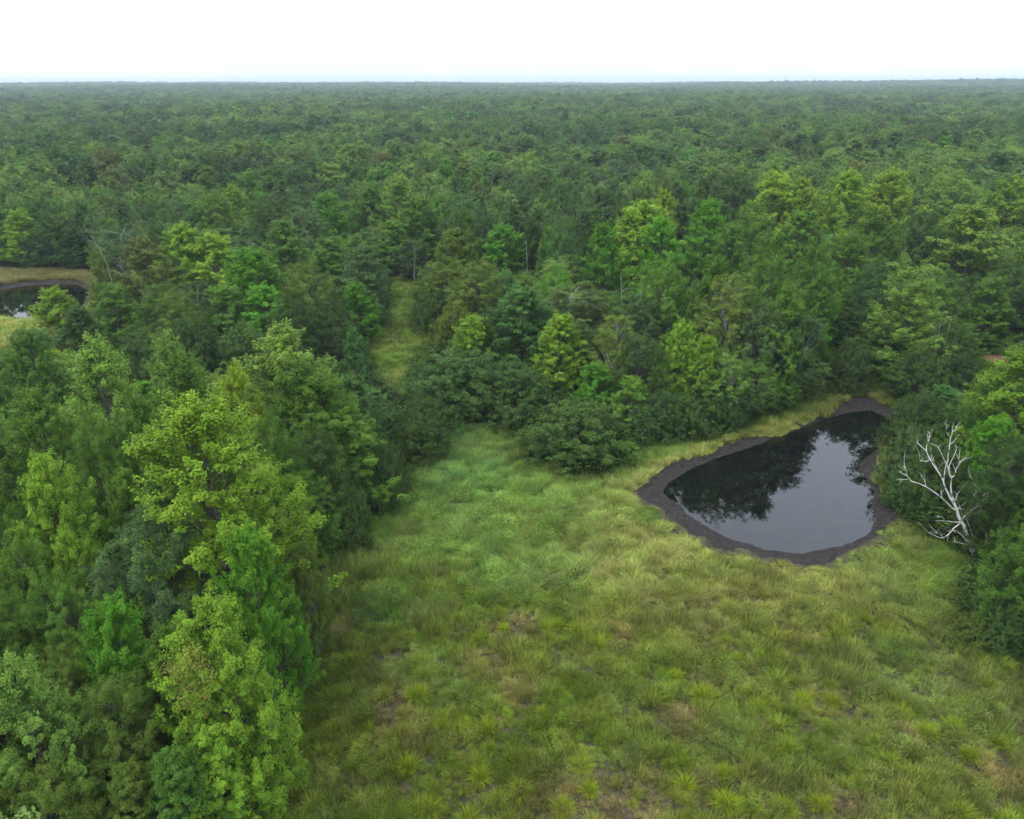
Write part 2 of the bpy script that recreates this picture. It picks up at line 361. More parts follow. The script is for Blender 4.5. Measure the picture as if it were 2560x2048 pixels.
    Nn = v * 0.5 + oc * 0.6 + np.array([0, 0, 0.42]) + rs.normal(size=(nL, 3)) * 0.34; Nn /= np.linalg.norm(Nn, axis=1)[:, None]
    pt = rs.rand(m, 2); pt[:, 1] = 0.5 + (pt[:, 1] - 0.5) * 0.8
    tone = np.clip(pt[idx] * 0.65 + rs.rand(nL, 2) * 0.35, 0, 1)
    size = lsize * (0.65 + 0.7 * rs.rand(nL))
    return paths, P, Nn, size, tone

KIND = {   # height, crown radius and shape of each kind
 'ash':   dict(H=14, R=3.7, t0=0.13, form='ovoid', elev=50, up=1.0, elong=2.1, prad=0.42, lump=0.28, gap=0.14),
 'maple': dict(H=13, R=3.9, t0=0.1, form='ovoid', elev=38, up=0.7, elong=1.5, prad=0.5, lump=0.22, gap=0.12),
 'oak':   dict(H=12, R=4.2, t0=0.1, form='round', elev=34, up=0.45, elong=1.1, prad=0.56, lump=0.18, gap=0.08),
 'birch': dict(H=13, R=2.7, t0=0.16, form='column', elev=50, up=0.1, elong=1.3, prad=0.42, lump=0.3, gap=0.2, droop=0.35),
 'cone':  dict(H=15, R=4.2, t0=0.06, form='cone', elev=46, up=0.8, elong=1.7, prad=0.5, lump=0.16, gap=0.05),
 'spire': dict(H=9, R=1.5, t0=0.05, form='column', elev=72, up=1.6, elong=2.6, prad=0.26, lump=0.2, gap=0.05),
 'bush':  dict(H=6, R=4.6, t0=0.0, form='dome', elev=30, up=0.4, elong=1.05, prad=0.46, lump=0.09, gap=0.0, stems=9),
}
LOD = {   # detail by distance from the drone
 'hi':  dict(nprim=84, nsec=8, npuff=3, nleaf=54, lsize=0.108, pk=0.72),
 'mid': dict(nprim=72, nsec=6, npuff=2, nleaf=40, lsize=0.175, pk=0.9),
 'dis': dict(nprim=54, nsec=4, npuff=2, nleaf=26, lsize=0.29, pk=1.05),
 'far': dict(nprim=40, nsec=3, npuff=1, nleaf=24, lsize=0.46, pk=1.35),
}
LEAFK = {'ash': 1.0, 'maple': 1.05, 'oak': 0.85, 'birch': 0.72, 'cone': 0.9, 'spire': 0.8, 'bush': 0.8}
PROTO = {}
def proto(kind, lod, var):
    key = (kind, lod, var)
    if key not in PROTO:
        k = dict(KIND[kind]); l = dict(LOD[lod]); pk = l.pop('pk'); k['prad'] *= pk
        l['lsize'] *= LEAFK[kind]; k.update(l)
        if kind == 'bush': k['nprim'] = int(k['nprim'] * 1.5)
        if kind == 'spire': k['nprim'] = int(k['nprim'] * 0.5)
        if kind in ('oak', 'bush', 'maple'): k['nleaf'] = int(k['nleaf'] * 1.15)
        paths, P, Nn, size, tone = gen_tree(hash_seed(key), **k)
        V, F = tubes(paths, 4 if lod in ('hi', 'mid') else 3)
        wood = mesh_np('trunk', V, F, M_birch if kind == 'birch' else M_bark, smooth=True)
        crown = leafcloud(P, Nn, size, tone, 0.62, 'crown', M_leaf if lod in ('hi', 'mid') else M_leaf_inst)
        PROTO[key] = (wood, crown, k['H'], k['R'])
    return PROTO[key]
def hash_seed(key):
    s = 7
    for ch in str(key): s = (s * 31 + ord(ch)) % 99991
    return s

COL = {   # leaf colours
 'lime':   (srgb(122, 158, 42), 'lime-green'),
 'bright': (srgb(86, 142, 32), 'vivid green'),
 'pale':   (srgb(112, 144, 58), 'pale green'),
 'mid':    (srgb(86, 122, 40), 'mid-green'),
 'dark':   (srgb(64, 90, 40), 'dark green'),
 'blue':   (srgb(78, 102, 60), 'grey-green'),
 'teal':   (srgb(72, 116, 56), 'deep green'),
 'olive':  (srgb(96, 116, 42), 'olive-green'),
 'yellow': (srgb(134, 160, 38), 'yellow-green'),
 'rust':   (srgb(108, 116, 58), 'brownish green'),
}
_m = sum(v[0] for v in COL.values()) / len(COL)
COL = {k: (v[0] * 0.84 + _m * 0.16, v[1]) for k, v in COL.items()}
def jitcol(c, rs, j=0.1):
    a = rs.normal() * j * 0.45
    return np.clip(c * np.array([1 + a, 1 + a * 0.2, 1 - a]) * (1 + rs.normal() * j), 0.004, 0.9)
KGAIN = 1.0
FORM = {'ash': 'upswept tree', 'maple': 'spreading tree', 'oak': 'round-crowned tree', 'birch': 'slender birch', 'cone': 'pyramidal tree', 'spire': 'slim poplar', 'bush': 'rounded shrub'}
NAME = {'ash': 'ash_tree', 'maple': 'maple_tree', 'oak': 'oak_tree', 'birch': 'birch_tree', 'cone': 'pyramidal_tree', 'spire': 'poplar_tree', 'bush': 'shrub'}
TREES = []      # (x, y, radius) of all planted
USED = set()
rsT = np.random.RandomState(11)
SIGHT = [[(-80,572),(160,572),(160,606),(88,640),(80,664),(0,720),(-80,740)],
         [(782,815),(782,760),(822,700),(824,612),(872,608),(884,640),(900,700),(922,708),(872,760),(856,800),(850,822)],
         [(1350,1030),(1345,945),(1470,932),(1560,900),(1650,872),(1730,848),(1800,830),(1890,860),(1862,950),(1880,1090),(2040,1170),(2040,1180),(1700,1300),(1350,1200)],
         [(1990,1380),(2060,1380),(2156,1405),(2156,1725),(1900,1725)],
         [(2050,770),(2075,748),(2150,742),(2120,790),(2055,850)]]
SIGHT = [np.array(q, float) for q in SIGHT]
DEADZ = np.array([(1900,905),(2095,905),(2085,1195),(2030,1195),(1920,1120)], float)
def blocks(x, y, h, r):
    Q = []
    for hz, k in ((1.0, 0.0), (0.93, 0.4), (0.8, 0.75), (0.6, 0.95), (0.4, 1.0), (0.2, 0.85)):
        for sx in (-1, -0.5, 0, 0.5, 1): Q.append(proj((x + sx * r * k, y, h * hz)))
    Q = np.array(Q)
    if y < 50.5 and inside(Q, DEADZ).any(): return True
    return any(inside(Q, q).any() for q in SIGHT)
def place_phrase(px, py, p):
    if px < 290 and py < 640 and p[1] > 100: return 'behind the far left pond' if p[1] > 140 else 'beside the far left pond'
    if py < 330: return 'in the distant canopy'
    if py < 430: return 'in the forest behind, ' + ('left part' if px < 720 else 'middle part' if px < 1440 else 'right part')
    if px < 820 and py < 560: return 'in the wood beyond the left trees'
    if px < 820 and py < 700: return 'beside the narrow clearing, left side' if px > 560 else 'in the wood above the left foreground'
    if px < 950 and py < 860: return 'in the near left wood'
    if px < 950 and py < 1150: return 'level with the pond, left wood'
    if px < 950: return 'in the bottom left foreground'
    if px < 1200 and py < 640: return 'right of the narrow clearing'
    if px < 1480 and py < 640: return 'in the middle wood'
    if px < 1480: return 'beside the dark shrub thicket'
    if px < 1850 and py < 600: return 'in the wood beyond the pond'
    if px < 1850 and py < 900: return 'directly behind the pond'
    if py < 720: return 'beyond the right end of the pond'
    if py < 1000: return 'on the right, above the dead tree'
    return 'on the right edge, below the pond'
ORD = ['', 'first', 'second', 'third', 'fourth', 'fifth', 'sixth', 'seventh', 'eighth', 'ninth', 'tenth', 'eleventh', 'twelfth', 'thirteenth', 'fourteenth', 'fifteenth', 'sixteenth', 'seventeenth', 'eighteenth', 'nineteenth', 'twentieth']
AUTO = {}
def finish_labels():
    for base, lst in AUTO.items():
        lst.sort(key=lambda q: q[0]); n_ = len(lst)
        for i, (px, o) in enumerate(lst):
            if n_ == 1: tail = ''
            elif n_ == 2: tail = ', ' + ('left' if i == 0 else 'right') + ' one of two'
            elif i == 0: tail = ', leftmost of such'
            elif i == n_ - 1: tail = ', rightmost of such'
            elif i <= n_ // 2: tail = ', ' + ORD[min(i + 1, 20)] + ' from left'
            else: tail = ', ' + ORD[min(n_ - i, 20)] + ' from right'
            o['label'] = base + tail
def plant(x, y, h, rm, kind, colk, label=None, jitter=0.10, rot=None, lean=None):
    """tree at world x, y with height h and crown radius rm (metres)"""
    d = math.hypot(x, y); lod = 'hi' if d < 62 else 'mid'
    nv = {'hi': 2, 'mid': 3}[lod]
    if kind in ('spire', 'cone'): nv = 1
    wood, crown, PH, PR_ = proto(kind, lod, rsT.randint(nv))
    c, cname = COL[colk]
    c = jitcol(c * KGAIN, rsT, jitter)
    px, py = proj((x, y, h))
    if label is None:
        hw = 'tall ' if (h > 15 and kind != 'bush') else ('small ' if (h < 8 and kind != 'bush') or h < 3 else '')
        label = f"{hw}{cname} {FORM[kind]} {place_phrase(px, py, (x, y))}"; auto = True
    else: auto = False
    z = float(ground_z(np.array([[x, y]]))[0])
    t = thing(NAME[kind], label, 'shrub' if kind == 'bush' else 'tree', (x, y, z), 'shrubs around the clearing' if kind == 'bush' else 'trees of the forest')
    if auto: AUTO.setdefault(label, []).append((px, t))
    t.rotation_euler = (lean[0] if lean else rsT.normal() * 0.03, lean[1] if lean else rsT.normal() * 0.03, rsT.rand() * 6.28 if rot is None else rot)
    s = rm / PR_; t.scale = (s * (0.92 + 0.16 * rsT.rand()), s * (0.92 + 0.16 * rsT.rand()), h / PH)
    a = link('stems' if kind == 'bush' else 'trunk', wood, t)
    b = link('foliage' if kind == 'bush' else 'crown', crown, t); b.color = (*c, 1)
    TREES.append((x, y, rm, h)); return t

def plant_px(px, ytop, h, wpx, kind, colk, label=None):
    if kind not in ('bush', 'cone') and ytop < 720 and px < 1810 and h > 9:
        h *= (0.8 if ytop < 640 else 0.88) if px < 820 else 0.9 if px < 1250 else 1.0
    for _ in range(40):
        p = at(px, ytop, h)
        ang = abs(RM.T @ np.array([p[0], p[1], h - CAM_H]))[2]      # depth along the axis
        rm = wpx / 2 / FPX * ang
        rm = min(rm, 0.43 * h) if kind != 'bush' else rm
        q = p[None, :2]; mg = 0.25 * rm
        if kind != 'bush' and h > 3 and p[1] > 40 and min(sdist(q, MEADOW)[0], sdist(q, MUD)[0], sdist(q, BANK2)[0]) < mg and label is None: h *= 0.96
        elif kind == 'bush' and h > 1.5 and sdist(q, MUD)[0] < 0.4 * rm: h *= 0.96
        else: break
    if blocks(p[0], p[1], h, rm * 0.8) and label is None: print('BLOCK', px, ytop, round(h, 1), wpx, kind, [int(v) for v in proj((p[0], p[1], 0))])
    return plant(p[0], p[1], h, rm, kind, colk, label)

# ---- the trees and shrubs of the photograph: (x, y of the top, height, width, kind, colour[, label])
LIST = [
 # left foreground
 (425,1290,13,300,'maple','lime','bright lime tree with an orange-tinged top in the bottom left foreground'),
 (50,1400,12,280,'ash','pale','pale green upswept tree in the bottom left corner'),
 (225,1450,9.5,230,'oak','olive','dull olive-brown tree between pale corner tree and bright lime tree'),
 (375,1590,8,190,'maple','mid','small green tree cut off by the bottom edge below the olive tree'),
 (90,1640,8,240,'oak','olive'),
 (225,1275,11.5,210,'maple','bright','vivid green tree just below the grey-green willow'),
 (290,1118,12,270,'oak','blue','grey-green willow in front of the big ash on the left'),
 (425,850,17.5,400,'ash','lime','biggest pale lime ash tree with visible trunk on the left'),
 (515,1130,12.5,210,'maple','bright','saturated green tree below and right of the big ash'),
 (500,1275,10,140,'maple','bright','narrow yellowish-green tree at the meadow edge below the saturated green one'),
 (105,975,14,220,'maple','lime','lime tree with ragged top near left edge, left of the big ash'),
 (45,1160,11.5,190,'oak','mid'),(130,1225,11,200,'oak','mid'),(20,1280,10,190,'oak','mid'),
 (65,830,14,200,'ash','mid'),(275,850,14,180,'ash','mid'),(185,735,15,200,'ash','pale'),(45,705,14,150,'ash','mid'),
 (590,705,15,240,'ash','pale','broad pale feathery treetop at upper left of the meadow'),
 (480,790,13,150,'ash','yellow','yellow-green shoot-topped tree just above the big ash'),
 (645,775,13,250,'maple','mid'),(710,865,13,240,'maple','mid'),(650,925,10,170,'oak','dark'),
 (620,990,11,160,'oak','mid'),(715,985,9,130,'birch','dark'),(640,1060,9,120,'maple','olive'),(690,1040,7.5,110,'birch','blue'),
 (765,930,9,140,'oak','dark'),(886,838,5.2,105,'bush','dark','dark shrub at the mouth of the narrow clearing'),
 (880,880,4.5,110,'bush','dark'),(800,930,6.5,120,'bush','dark'),(735,1035,5,100,'bush','dark'),
 (570,880,12,140,'oak','mid'),(405,755,13,160,'ash','mid'),(340,715,14,150,'ash','pale'),(380,900,12,160,'oak','mid'),
 (200,900,13,150,'oak','mid'),(260,1010,12,150,'maple','mid'),(580,1010,11,150,'oak','lime'),
 (742,700,9,62,'spire','teal','slim bluish poplar at left side of the narrow clearing'),
 (690,820,10,110,'oak','mid'),(640,1165,8,90,'oak','olive'),(170,1130,11,150,'maple','lime'),(10,1060,12,160,'oak','mid'),
 (330,1330,10,170,'maple','mid'),(140,1360,9,170,'oak','olive'),(270,1640,7,170,'maple','olive'),(500,1490,7,90,'maple','bright'),
 (450,1540,8,200,'maple','lime'),
 # wood left of the narrow clearing
 (295,508,16,140,'maple','rust','tree with a pinkish brown top right of the white dead tree'),
 (380,482,16,160,'ash','lime'),(445,500,15,140,'maple','lime'),(520,528,16,170,'maple','bright'),
 (235,605,12,120,'maple','mid'),(110,612,11,105,'maple','lime','lime-topped tree standing in front of the far left pond'),
 (370,622,12,120,'oak','olive'),(335,600,12,110,'oak','mid'),(750,600,12.5,100,'maple','bright'),
 (760,528,14.5,130,'maple','blue'),(640,565,14,130,'oak','olive'),(605,640,12,140,'oak','dark'),(400,665,10,140,'bush','dark'),
 (470,610,12,120,'maple','mid'),(550,610,12,150,'maple','bright'),(690,640,11,110,'oak','dark'),(510,690,9,120,'oak','dark'),
 (870,500,11,70,'birch','dark'),(690,505,14,120,'maple','mid'),(450,412,15,140,'oak','mid'),(485,398,15,80,'ash','lime'),
 (255,475,14,110,'birch','blue'),(30,450,15,150,'maple','lime'),(105,447,15,110,'oak','dark'),(150,480,14,110,'oak','dark'),
 (60,500,12,130,'oak','blue'),(205,512,13,95,'cone','olive'),(170,650,9,110,'maple','dark'),(300,690,11,110,'oak','dark'),
 (240,510,12,90,'birch','dark'),(590,470,15,120,'maple','mid'),(820,470,14,110,'maple','mid'),(560,420,16,130,'oak','dark'),
 (700,410,16,140,'ash','bright'),(780,400,16,150,'ash','mid'),(840,380,17,150,'ash','pale'),(640,440,15,120,'oak','blue'),
 (940,330,17,150,'oak','dark'),(760,345,17,150,'oak','dark'),(880,420,15,130,'maple','mid'),
 # middle wood
 (1345,432,16.5,170,'maple','lime','big lime-green tree, tallest behind the middle of the clearing'),
 (1280,480,15,120,'maple','bright'),(1400,470,15,110,'maple','bright'),(1400,410,16,90,'ash','yellow'),
 (1490,430,16,130,'maple','bright'),(1535,480,14,110,'maple','mid'),
 (960,490,15,140,'maple','olive'),(1060,482,13,140,'ash','bright'),(1010,560,13,150,'oak','olive'),
 (940,560,12,130,'oak','olive'),(915,612,6.5,95,'bush','dark','dark shrub on the right side of the narrow clearing'),
 (1100,612,12.5,165,'maple','teal','domed tree with a bluish top above the big dark shrub'),
 (1210,600,12,140,'birch','blue'),(1000,672,9.5,120,'maple','lime'),(1180,670,10.5,120,'maple','lime'),
 (1045,660,9,110,'oak','dark'),(950,650,8,110,'bush','olive'),
 (965,742,6.6,230,'bush','dark','biggest dark shrub where the narrow clearing meets the meadow'),
 (1085,775,6,200,'bush','dark','dark shrub touching the right side of the biggest shrub'),
 (1215,852,5.6,236,'bush','dark','lone round shrub standing out into the meadow left of the pond'),
 (1430,682,10.5,95,'ash','lime','brightest lime-green small tree behind the shrub thicket'),
 (1480,715,9.5,90,'maple','lime'),(1300,660,11,100,'birch','olive'),(1345,715,9,130,'oak','dark'),
 (1260,768,6.5,150,'maple','bright'),(1330,800,6,130,'maple','mid'),(1410,560,14,150,'oak','mid'),(1345,625,11,130,'oak','blue'),
 (1560,575,15,120,'birch','olive'),(1620,530,16.5,140,'oak','mid'),(1655,610,14,130,'maple','mid'),(1600,650,11.5,120,'oak','blue'),(1500,560,14.5,120,'maple','mid'),
 (1700,660,11,120,'birch','dark'),(1540,745,9,90,'birch','pale'),(1590,760,8.5,90,'birch','mid'),(1650,770,8,100,'maple','mid'),(1700,740,8,110,'birch','olive'),
 (1390,830,4.8,130,'bush','dark'),(1480,790,5.6,110,'bush','dark'),(1440,835,4.2,120,'bush','dark'),(1340,845,4,90,'bush','blue'),
 (1530,810,5,100,'bush','dark'),(1320,930,1.8,60,'bush','pale'),
 (1740,560,13,110,'maple','bright'),(1730,520,15.5,120,'oak','mid'),(1800,500,14,120,'maple','mid'),
 # beyond the right end of the pond
 (1940,542,15,215,'cone','pale','large pyramid-shaped tree beyond the right end of the pond'),
 (1850,560,12,120,'oak','dark'),(1820,650,9,110,'oak','dark'),(1880,690,7.5,100,'oak','dark'),(1945,742,5.8,140,'bush','dark'),
 (2020,745,5,100,'bush','dark'),(1800,720,6,90,'bush','dark'),(2090,592,9.3,120,'maple','mid'),(2140,560,10.3,110,'oak','dark'),
 (2050,440,16,200,'maple','pale'),(1950,450,15,120,'oak','dark'),(1850,450,16,150,'maple','mid'),
 (1880,365,17,160,'ash','yellow'),(1790,372,17,130,'ash','lime'),(1640,372,17,150,'maple','yellow'),(1700,385,16,110,'ash','yellow'),
 (1560,372,16,150,'oak','dark'),(1590,440,15,120,'oak','mid'),(1690,450,15,140,'maple','mid'),(2130,380,16,140,'ash','lime'),(2020,370,16,130,'oak','pale'),
 # right foreground
 (2175,755,12,200,'maple','lime','bright lime tree on the right edge above the white dead tree'),
 (2100,890,8.5,130,'maple','bright'),(1955,832,6.5,150,'bush','dark','broad dark shrub overhanging the right bank of the pond'),
 (1930,905,5.5,120,'bush','blue'),(1985,945,6,130,'bush','dark'),(1925,985,4,100,'bush','dark'),(2035,860,6,120,'bush','mid'),
 (2165,1050,6,100,'oak','mid','green tree directly right of the white dead tree'),(2150,930,10,150,'oak','dark'),
 (2175,1165,5.5,110,'bush','teal'),(2120,1235,3,110,'bush','blue'),(2125,1270,3.6,110,'bush','dark'),(2070,1300,2.2,90,'bush','olive'),
 (2240,1010,12,220,'maple','mid'),(2300,840,13,220,'maple','lime'),
 (2060,815,1.6,70,'bush','pale'),(2110,800,1.5,80,'bush','mid'),(2150,835,1.8,90,'bush','lime'),(2020,830,2.4,80,'bush','pale'),(2140,790,1.4,60,'bush','pale'),
]
for a in LIST: plant_px(*a)
N_HAND = len(TREES)

# ---- fill the rest of the wood with single trees until 300 stand
def silhouettes():
    S = []
    for (x, y, r, h) in TREES:
        a = proj((x, y, h)); b = proj((x, y, 0)); e_ = proj((x + r, y, h * .5))
        S.append((a[0], a[1], b[1], abs(e_[0] - proj((x, y, h * .5))[0]), y))
    S.append((205, 448, 600, 50, 101)); S.append((1700, 640, 840, 110, 82)); S.append((1560, 590, 830, 60, 80))
    return np.array(S)
def lower(x, y, r, h, S):
    for _ in range(14):
        a = proj((x, y, h)); wr = abs(proj((x + r, y, h * .5))[0] - proj((x, y, h * .5))[0])
        m = (S[:, 4] > y + 1.0) & (np.abs(S[:, 0] - a[0]) < 0.75 * (S[:, 3] + wr)) & (a[1] < S[:, 1] + 0.62 * (S[:, 2] - S[:, 1])) & (S[:, 1] < a[1] + 400)
        if not m.any() or h < 5.2: return h
        h *= 0.92
    return h
def fill_trees(total=296):
    rs = np.random.RandomState(5); cand = []
    TR = list(TREES)
    arr = lambda: np.array(TR)
    A = arr(); out = []; S_ = silhouettes()
    pts = []
    for _ in range(22000):
        y = 18 + 185 * rs.rand(); x = (rs.rand() * 2 - 1) * (y * 0.74 + 14); pts.append((x, y))
    pts = np.array(pts); keep = np.ones(len(pts), bool)
    for pl, mgn in ((MEADOW, 1.6), (BANK2, 2.0), (MUD, 2.5), (MUD2, 2.5), (CLEAR, 0.5)):
        keep &= sdist(pts, pl) > mgn
    pts = pts[keep]; pts = pts[np.argsort(np.hypot(pts[:, 0], pts[:, 1]))]
    dm = sdist(pts, MEADOW)
    for (x, y), dme in zip(pts, dm):
        r = 2.6 + 1.5 * rs.rand(); A2 = np.array(TR)
        dd = np.hypot(A2[:, 0] - x, A2[:, 1] - y)
        if (dd < 0.78 * (A2[:, 2] + r)).any(): continue
        h = 10.5 + 4.5 * rs.rand()
        if dme < 4: h = 6 + 3 * rs.rand(); r *= 0.8
        # do not hide what the photograph shows: keep the fill tree below the top of trees planted right behind
        if y > 60: h *= 0.84 if x < -0.15 * y else 0.95
        if y > 190: r *= 1.15
        if y < 175: h = lower(x, y, r, h, S_)
        if h < 6.5: r = min(r, 2.4)
        if blocks(x, y, h, r): continue
        TR.append((x, y, r, h)); out.append((x, y, r, h))
    return out
FILL = fill_trees()
rsF = np.random.RandomState(21)
def auto_kind(x, y, rs):
    v = vnoise(np.array([[x, y]]), 26, 8)[0]; u = vnoise(np.array([[x, y]]), 11, 9)[0]
    px, py = proj((x, y, 13))
    q = 0.55 * v + 0.3 * u + 0.3 * rs.rand() - 0.07
    if 1550 < px < 2000 and 330 < py < 470: q += 0.2
    q += 0.05 + (0.1 if x < 0 and y < 95 else 0)
    if q < 0.28: c = 'dark'
    elif q < 0.40: c = ['dark', 'blue'][rs.randint(2)]
    elif q < 0.54: c = ['mid', 'teal', 'dark'][rs.randint(3)]
    elif q < 0.68: c = ['mid', 'pale', 'olive', 'bright'][rs.randint(4)]
    else: c = ['lime', 'pale', 'pale', 'mid'][rs.randint(4)]
    if rs.rand() < 0.008: c = 'rust'
    k = ['oak', 'maple', 'ash', 'birch'][rs.choice(4, p=[0.36, 0.28, 0.24, 0.12])]
    return k, c
STUFF = []
# orange-tinged top on the front lime tree
_ft = [o for o in bpy.data.objects if str(o.get('label', '')).startswith('bright lime tree with an orange')][0]
_rs = np.random.RandomState(4); _M = np.array((Matrix.LocRotScale(_ft.location, _ft.rotation_euler, _ft.scale)).inverted())
_c = []
for (px_, py_, z_) in ((400,1400,11.2),(385,1385,11.8),(420,1400,11.4),(440,1425,10.8),(375,1420,10.6),(400,1450,10.1),(425,1460,9.8),(410,1375,12.0),(355,1410,10.6),(395,1480,9.4),(430,1490,9.0),(370,1455,9.8)):
    q_ = at(px_, py_, z_)
    _c.append(q_)
_c = np.array(_c); _ctr = np.array(_ft.location)
_P = np.repeat(_c, 90, 0) + _rs.normal(size=(len(_c) * 90, 3)) * np.array([0.2, 0.2, 0.27])
_P = (np.c_[_P, np.ones(len(_P))] @ _M.T)[:, :3]
_N = _rs.normal(size=_P.shape) * 0.5 + np.array([0, 0, 0.9]); _N /= np.linalg.norm(_N, axis=1)[:, None]
_o = link('orange_leaves', leafcloud(_P, _N, 0.1 * (0.7 + 0.6 * _rs.rand(len(_P))), _rs.rand(len(_P), 2), 0.6, 'orange_leaves', M_leaf), _ft, label='orange-tinged spray of leaves near the top')
_o.color = (*srgb(150, 142, 72), 1)
n_tree = sum(1 for a in LIST if a[4] != 'bush')
FILL.sort(key=lambda t: math.hypot(t[0], t[1]))
for (x, y, r, h) in FILL:
    k, c = auto_kind(x, y, rsF)
    px, py = proj((x, y, h)); pb = proj((x, y, h * 0.3))
    vis = -60 < px < 2216 and py < 1760
    if vis and n_tree < 298:
        plant(x, y, h, r, k, c); n_tree += 1; RMAX = math.hypot(x, y)
    else:
        STUFF.append((x, y, h, r, k, c))

# ------------------------------------------------------------------ instanced stuff (far forest, grass)
def src_obj(name, me):        # mesh holder for scatter(); not linked into the scene
    return bpy.data.objects.new(name, me)
def scatter(name, P, rot, scl, idx, tint, protos, label=None, cat=None):
    """one object: points carrying rotation, scale, kind index and colour; the listed meshes stand on them"""
    me = bpy.data.meshes.new(name); n = len(P)
    me.vertices.add(n); me.vertices.foreach_set('co', np.ascontiguousarray(P, np.float32).ravel())
    for nm, typ, arr in (('rot', 'FLOAT_VECTOR', rot), ('scl', 'FLOAT_VECTOR', scl), ('tint', 'FLOAT_VECTOR', tint), ('idx', 'INT', idx)):
        a = me.attributes.new(nm, typ, 'POINT')
        a.data.foreach_set('vector' if typ == 'FLOAT_VECTOR' else 'value', np.ascontiguousarray(arr, np.int32 if typ == 'INT' else np.float32).ravel())
    ob = link(name, me, kind='stuff')
    if label: ob['label'] = label; ob['category'] = cat
    g = bpy.data.node_groups.new(name, 'GeometryNodeTree')
    g.interface.new_socket('Geometry', in_out='INPUT', socket_type='NodeSocketGeometry')
    g.interface.new_socket('Geometry', in_out='OUTPUT', socket_type='NodeSocketGeometry')
    gi = g.nodes.new('NodeGroupInput'); go = g.nodes.new('NodeGroupOutput')
    j = g.nodes.new('GeometryNodeJoinGeometry'); m2p = g.nodes.new('GeometryNodeMeshToPoints'); m2p.inputs['Radius'].default_value = 0.0
    g.links.new(gi.outputs[0], m2p.inputs[0])
    def na(nm, dt):
        q = g.nodes.new('GeometryNodeInputNamedAttribute'); q.data_type = dt; q.inputs['Name'].default_value = nm; return q.outputs['Attribute']
    r_ = na('rot', 'FLOAT_VECTOR'); s_ = na('scl', 'FLOAT_VECTOR'); i_ = na('idx', 'INT')
    e2r = g.nodes.new('FunctionNodeEulerToRotation'); g.links.new(r_, e2r.inputs[0])
    for k, src in enumerate(protos):
        oi = g.nodes.new('GeometryNodeObjectInfo'); oi.inputs['Object'].default_value = src; oi.transform_space = 'ORIGINAL'
        oi.inputs['As Instance'].default_value = True
        cmp_ = g.nodes.new('FunctionNodeCompare'); cmp_.data_type = 'INT'; cmp_.operation = 'EQUAL'; g.links.new(i_, cmp_.inputs[2]); cmp_.inputs[3].default_value = k
        ip = g.nodes.new('GeometryNodeInstanceOnPoints')
        g.links.new(m2p.outputs[0], ip.inputs['Points']); g.links.new(cmp_.outputs[0], ip.inputs['Selection'])
        g.links.new(oi.outputs['Geometry'], ip.inputs['Instance']); g.links.new(e2r.outputs[0], ip.inputs['Rotation']); g.links.new(s_, ip.inputs['Scale'])
        g.links.new(ip.outputs[0], j.inputs[0])
    g.links.new(j.outputs[0], go.inputs[0])
    md = ob.modifiers.new('scatter', 'NODES'); md.node_group = g
    return ob
def src_obj(name, me):        # mesh holder for scatter(); not linked into the scene
    return bpy.data.objects.new(name, me)

# far forest
fkinds = ['oak', 'maple', 'ash', 'birch', 'cone']
fprot = []; fkey = {}
for lod in ('dis', 'far'):
    for k in fkinds:
        for v in range(2 if k != 'cone' else 1):
            w_, c_, H_, R_ = proto(k, lod, v)
            fkey[(k, v, lod)] = (len(fprot), H_, R_); fprot.append(src_obj('far_' + k, c_))
rs = np.random.RandomState(77)
P, RO, SCL, IDX, TI = [], [], [], [], []
def add_far(x, y, h, r, k, c, z=0.0):
    v = rs.randint(2) if k != 'cone' else 0
    i, H_, R_ = fkey[(k, v, 'dis' if y < 420 else 'far')]; P.append((x, y, z)); RO.append((0, 0, rs.rand() * 6.28)); SCL.append((r / R_, r / R_, h / H_)); IDX.append(i)
    _q = COL[c][0]; _q = _q * 0.86 + _q.mean() * 0.16
    TI.append(jitcol(_q * (0.85 + 0.3 * vnoise(np.array([[x, y]]), 55, 61)[0]), rs, 0.08))
for t in STUFF: add_far(*t)
d = 200.0
while d < 6500:
    if d < 420: sp, rk = 8.2, 1.42
    elif d < 700: sp, rk = 9.2, 1.75
    elif d < 1500: sp, rk = 11, 2.0
    else: sp, rk = 11 + (d - 1500) * 0.012, 2.2 + (d - 1500) * 0.0006
    W = d * 0.76 + 20; nxp = int(2 * W / sp)
    xs = -W + (np.arange(nxp) + rs.rand(nxp)) * sp; ys = d + rs.rand(nxp) * sp
    hz_ = hill(np.stack([xs, ys], 1)); big = vnoise(np.stack([xs, ys], 1), 90, 31); b2 = vnoise(np.stack([xs, ys], 1), 30, 32); b3 = vnoise(np.stack([xs, ys], 1), 210, 33)
    for x, y, bg_, b2_, b3_, z_ in zip(xs, ys, big, b2, b3, hz_):
        if rs.rand() < 0.05 and d < 1500: continue
        k, c = auto_kind(x, y, rs)
        if k in ('birch', 'ash') and rs.rand() < 0.6: k = 'oak'
        if rs.rand() < 0.012: k = 'cone'
        h = (8.5 + 3.5 * rs.rand() + 2.5 * bg_ + 2.5 * b2_ + (2.5 if rs.rand() < 0.05 else 0)) * (1 + 0.15 * min(1, d / 2500)) + 7 * max(0, b3_ - 0.45) * min(1, d / 900)
        add_far(x, y, h, (2.9 + 1.7 * rs.rand()) * rk * (0.8 if k == 'birch' else 1), k, c, z_)
    d += sp
print('far trees', len(P), 'hand', N_HAND, 'trees', n_tree, 'RMAX', RMAX)
scatter('far_forest', P, RO, SCL, IDX, TI, fprot, 'unbroken green forest stretching from the clearing to the horizon', 'forest')

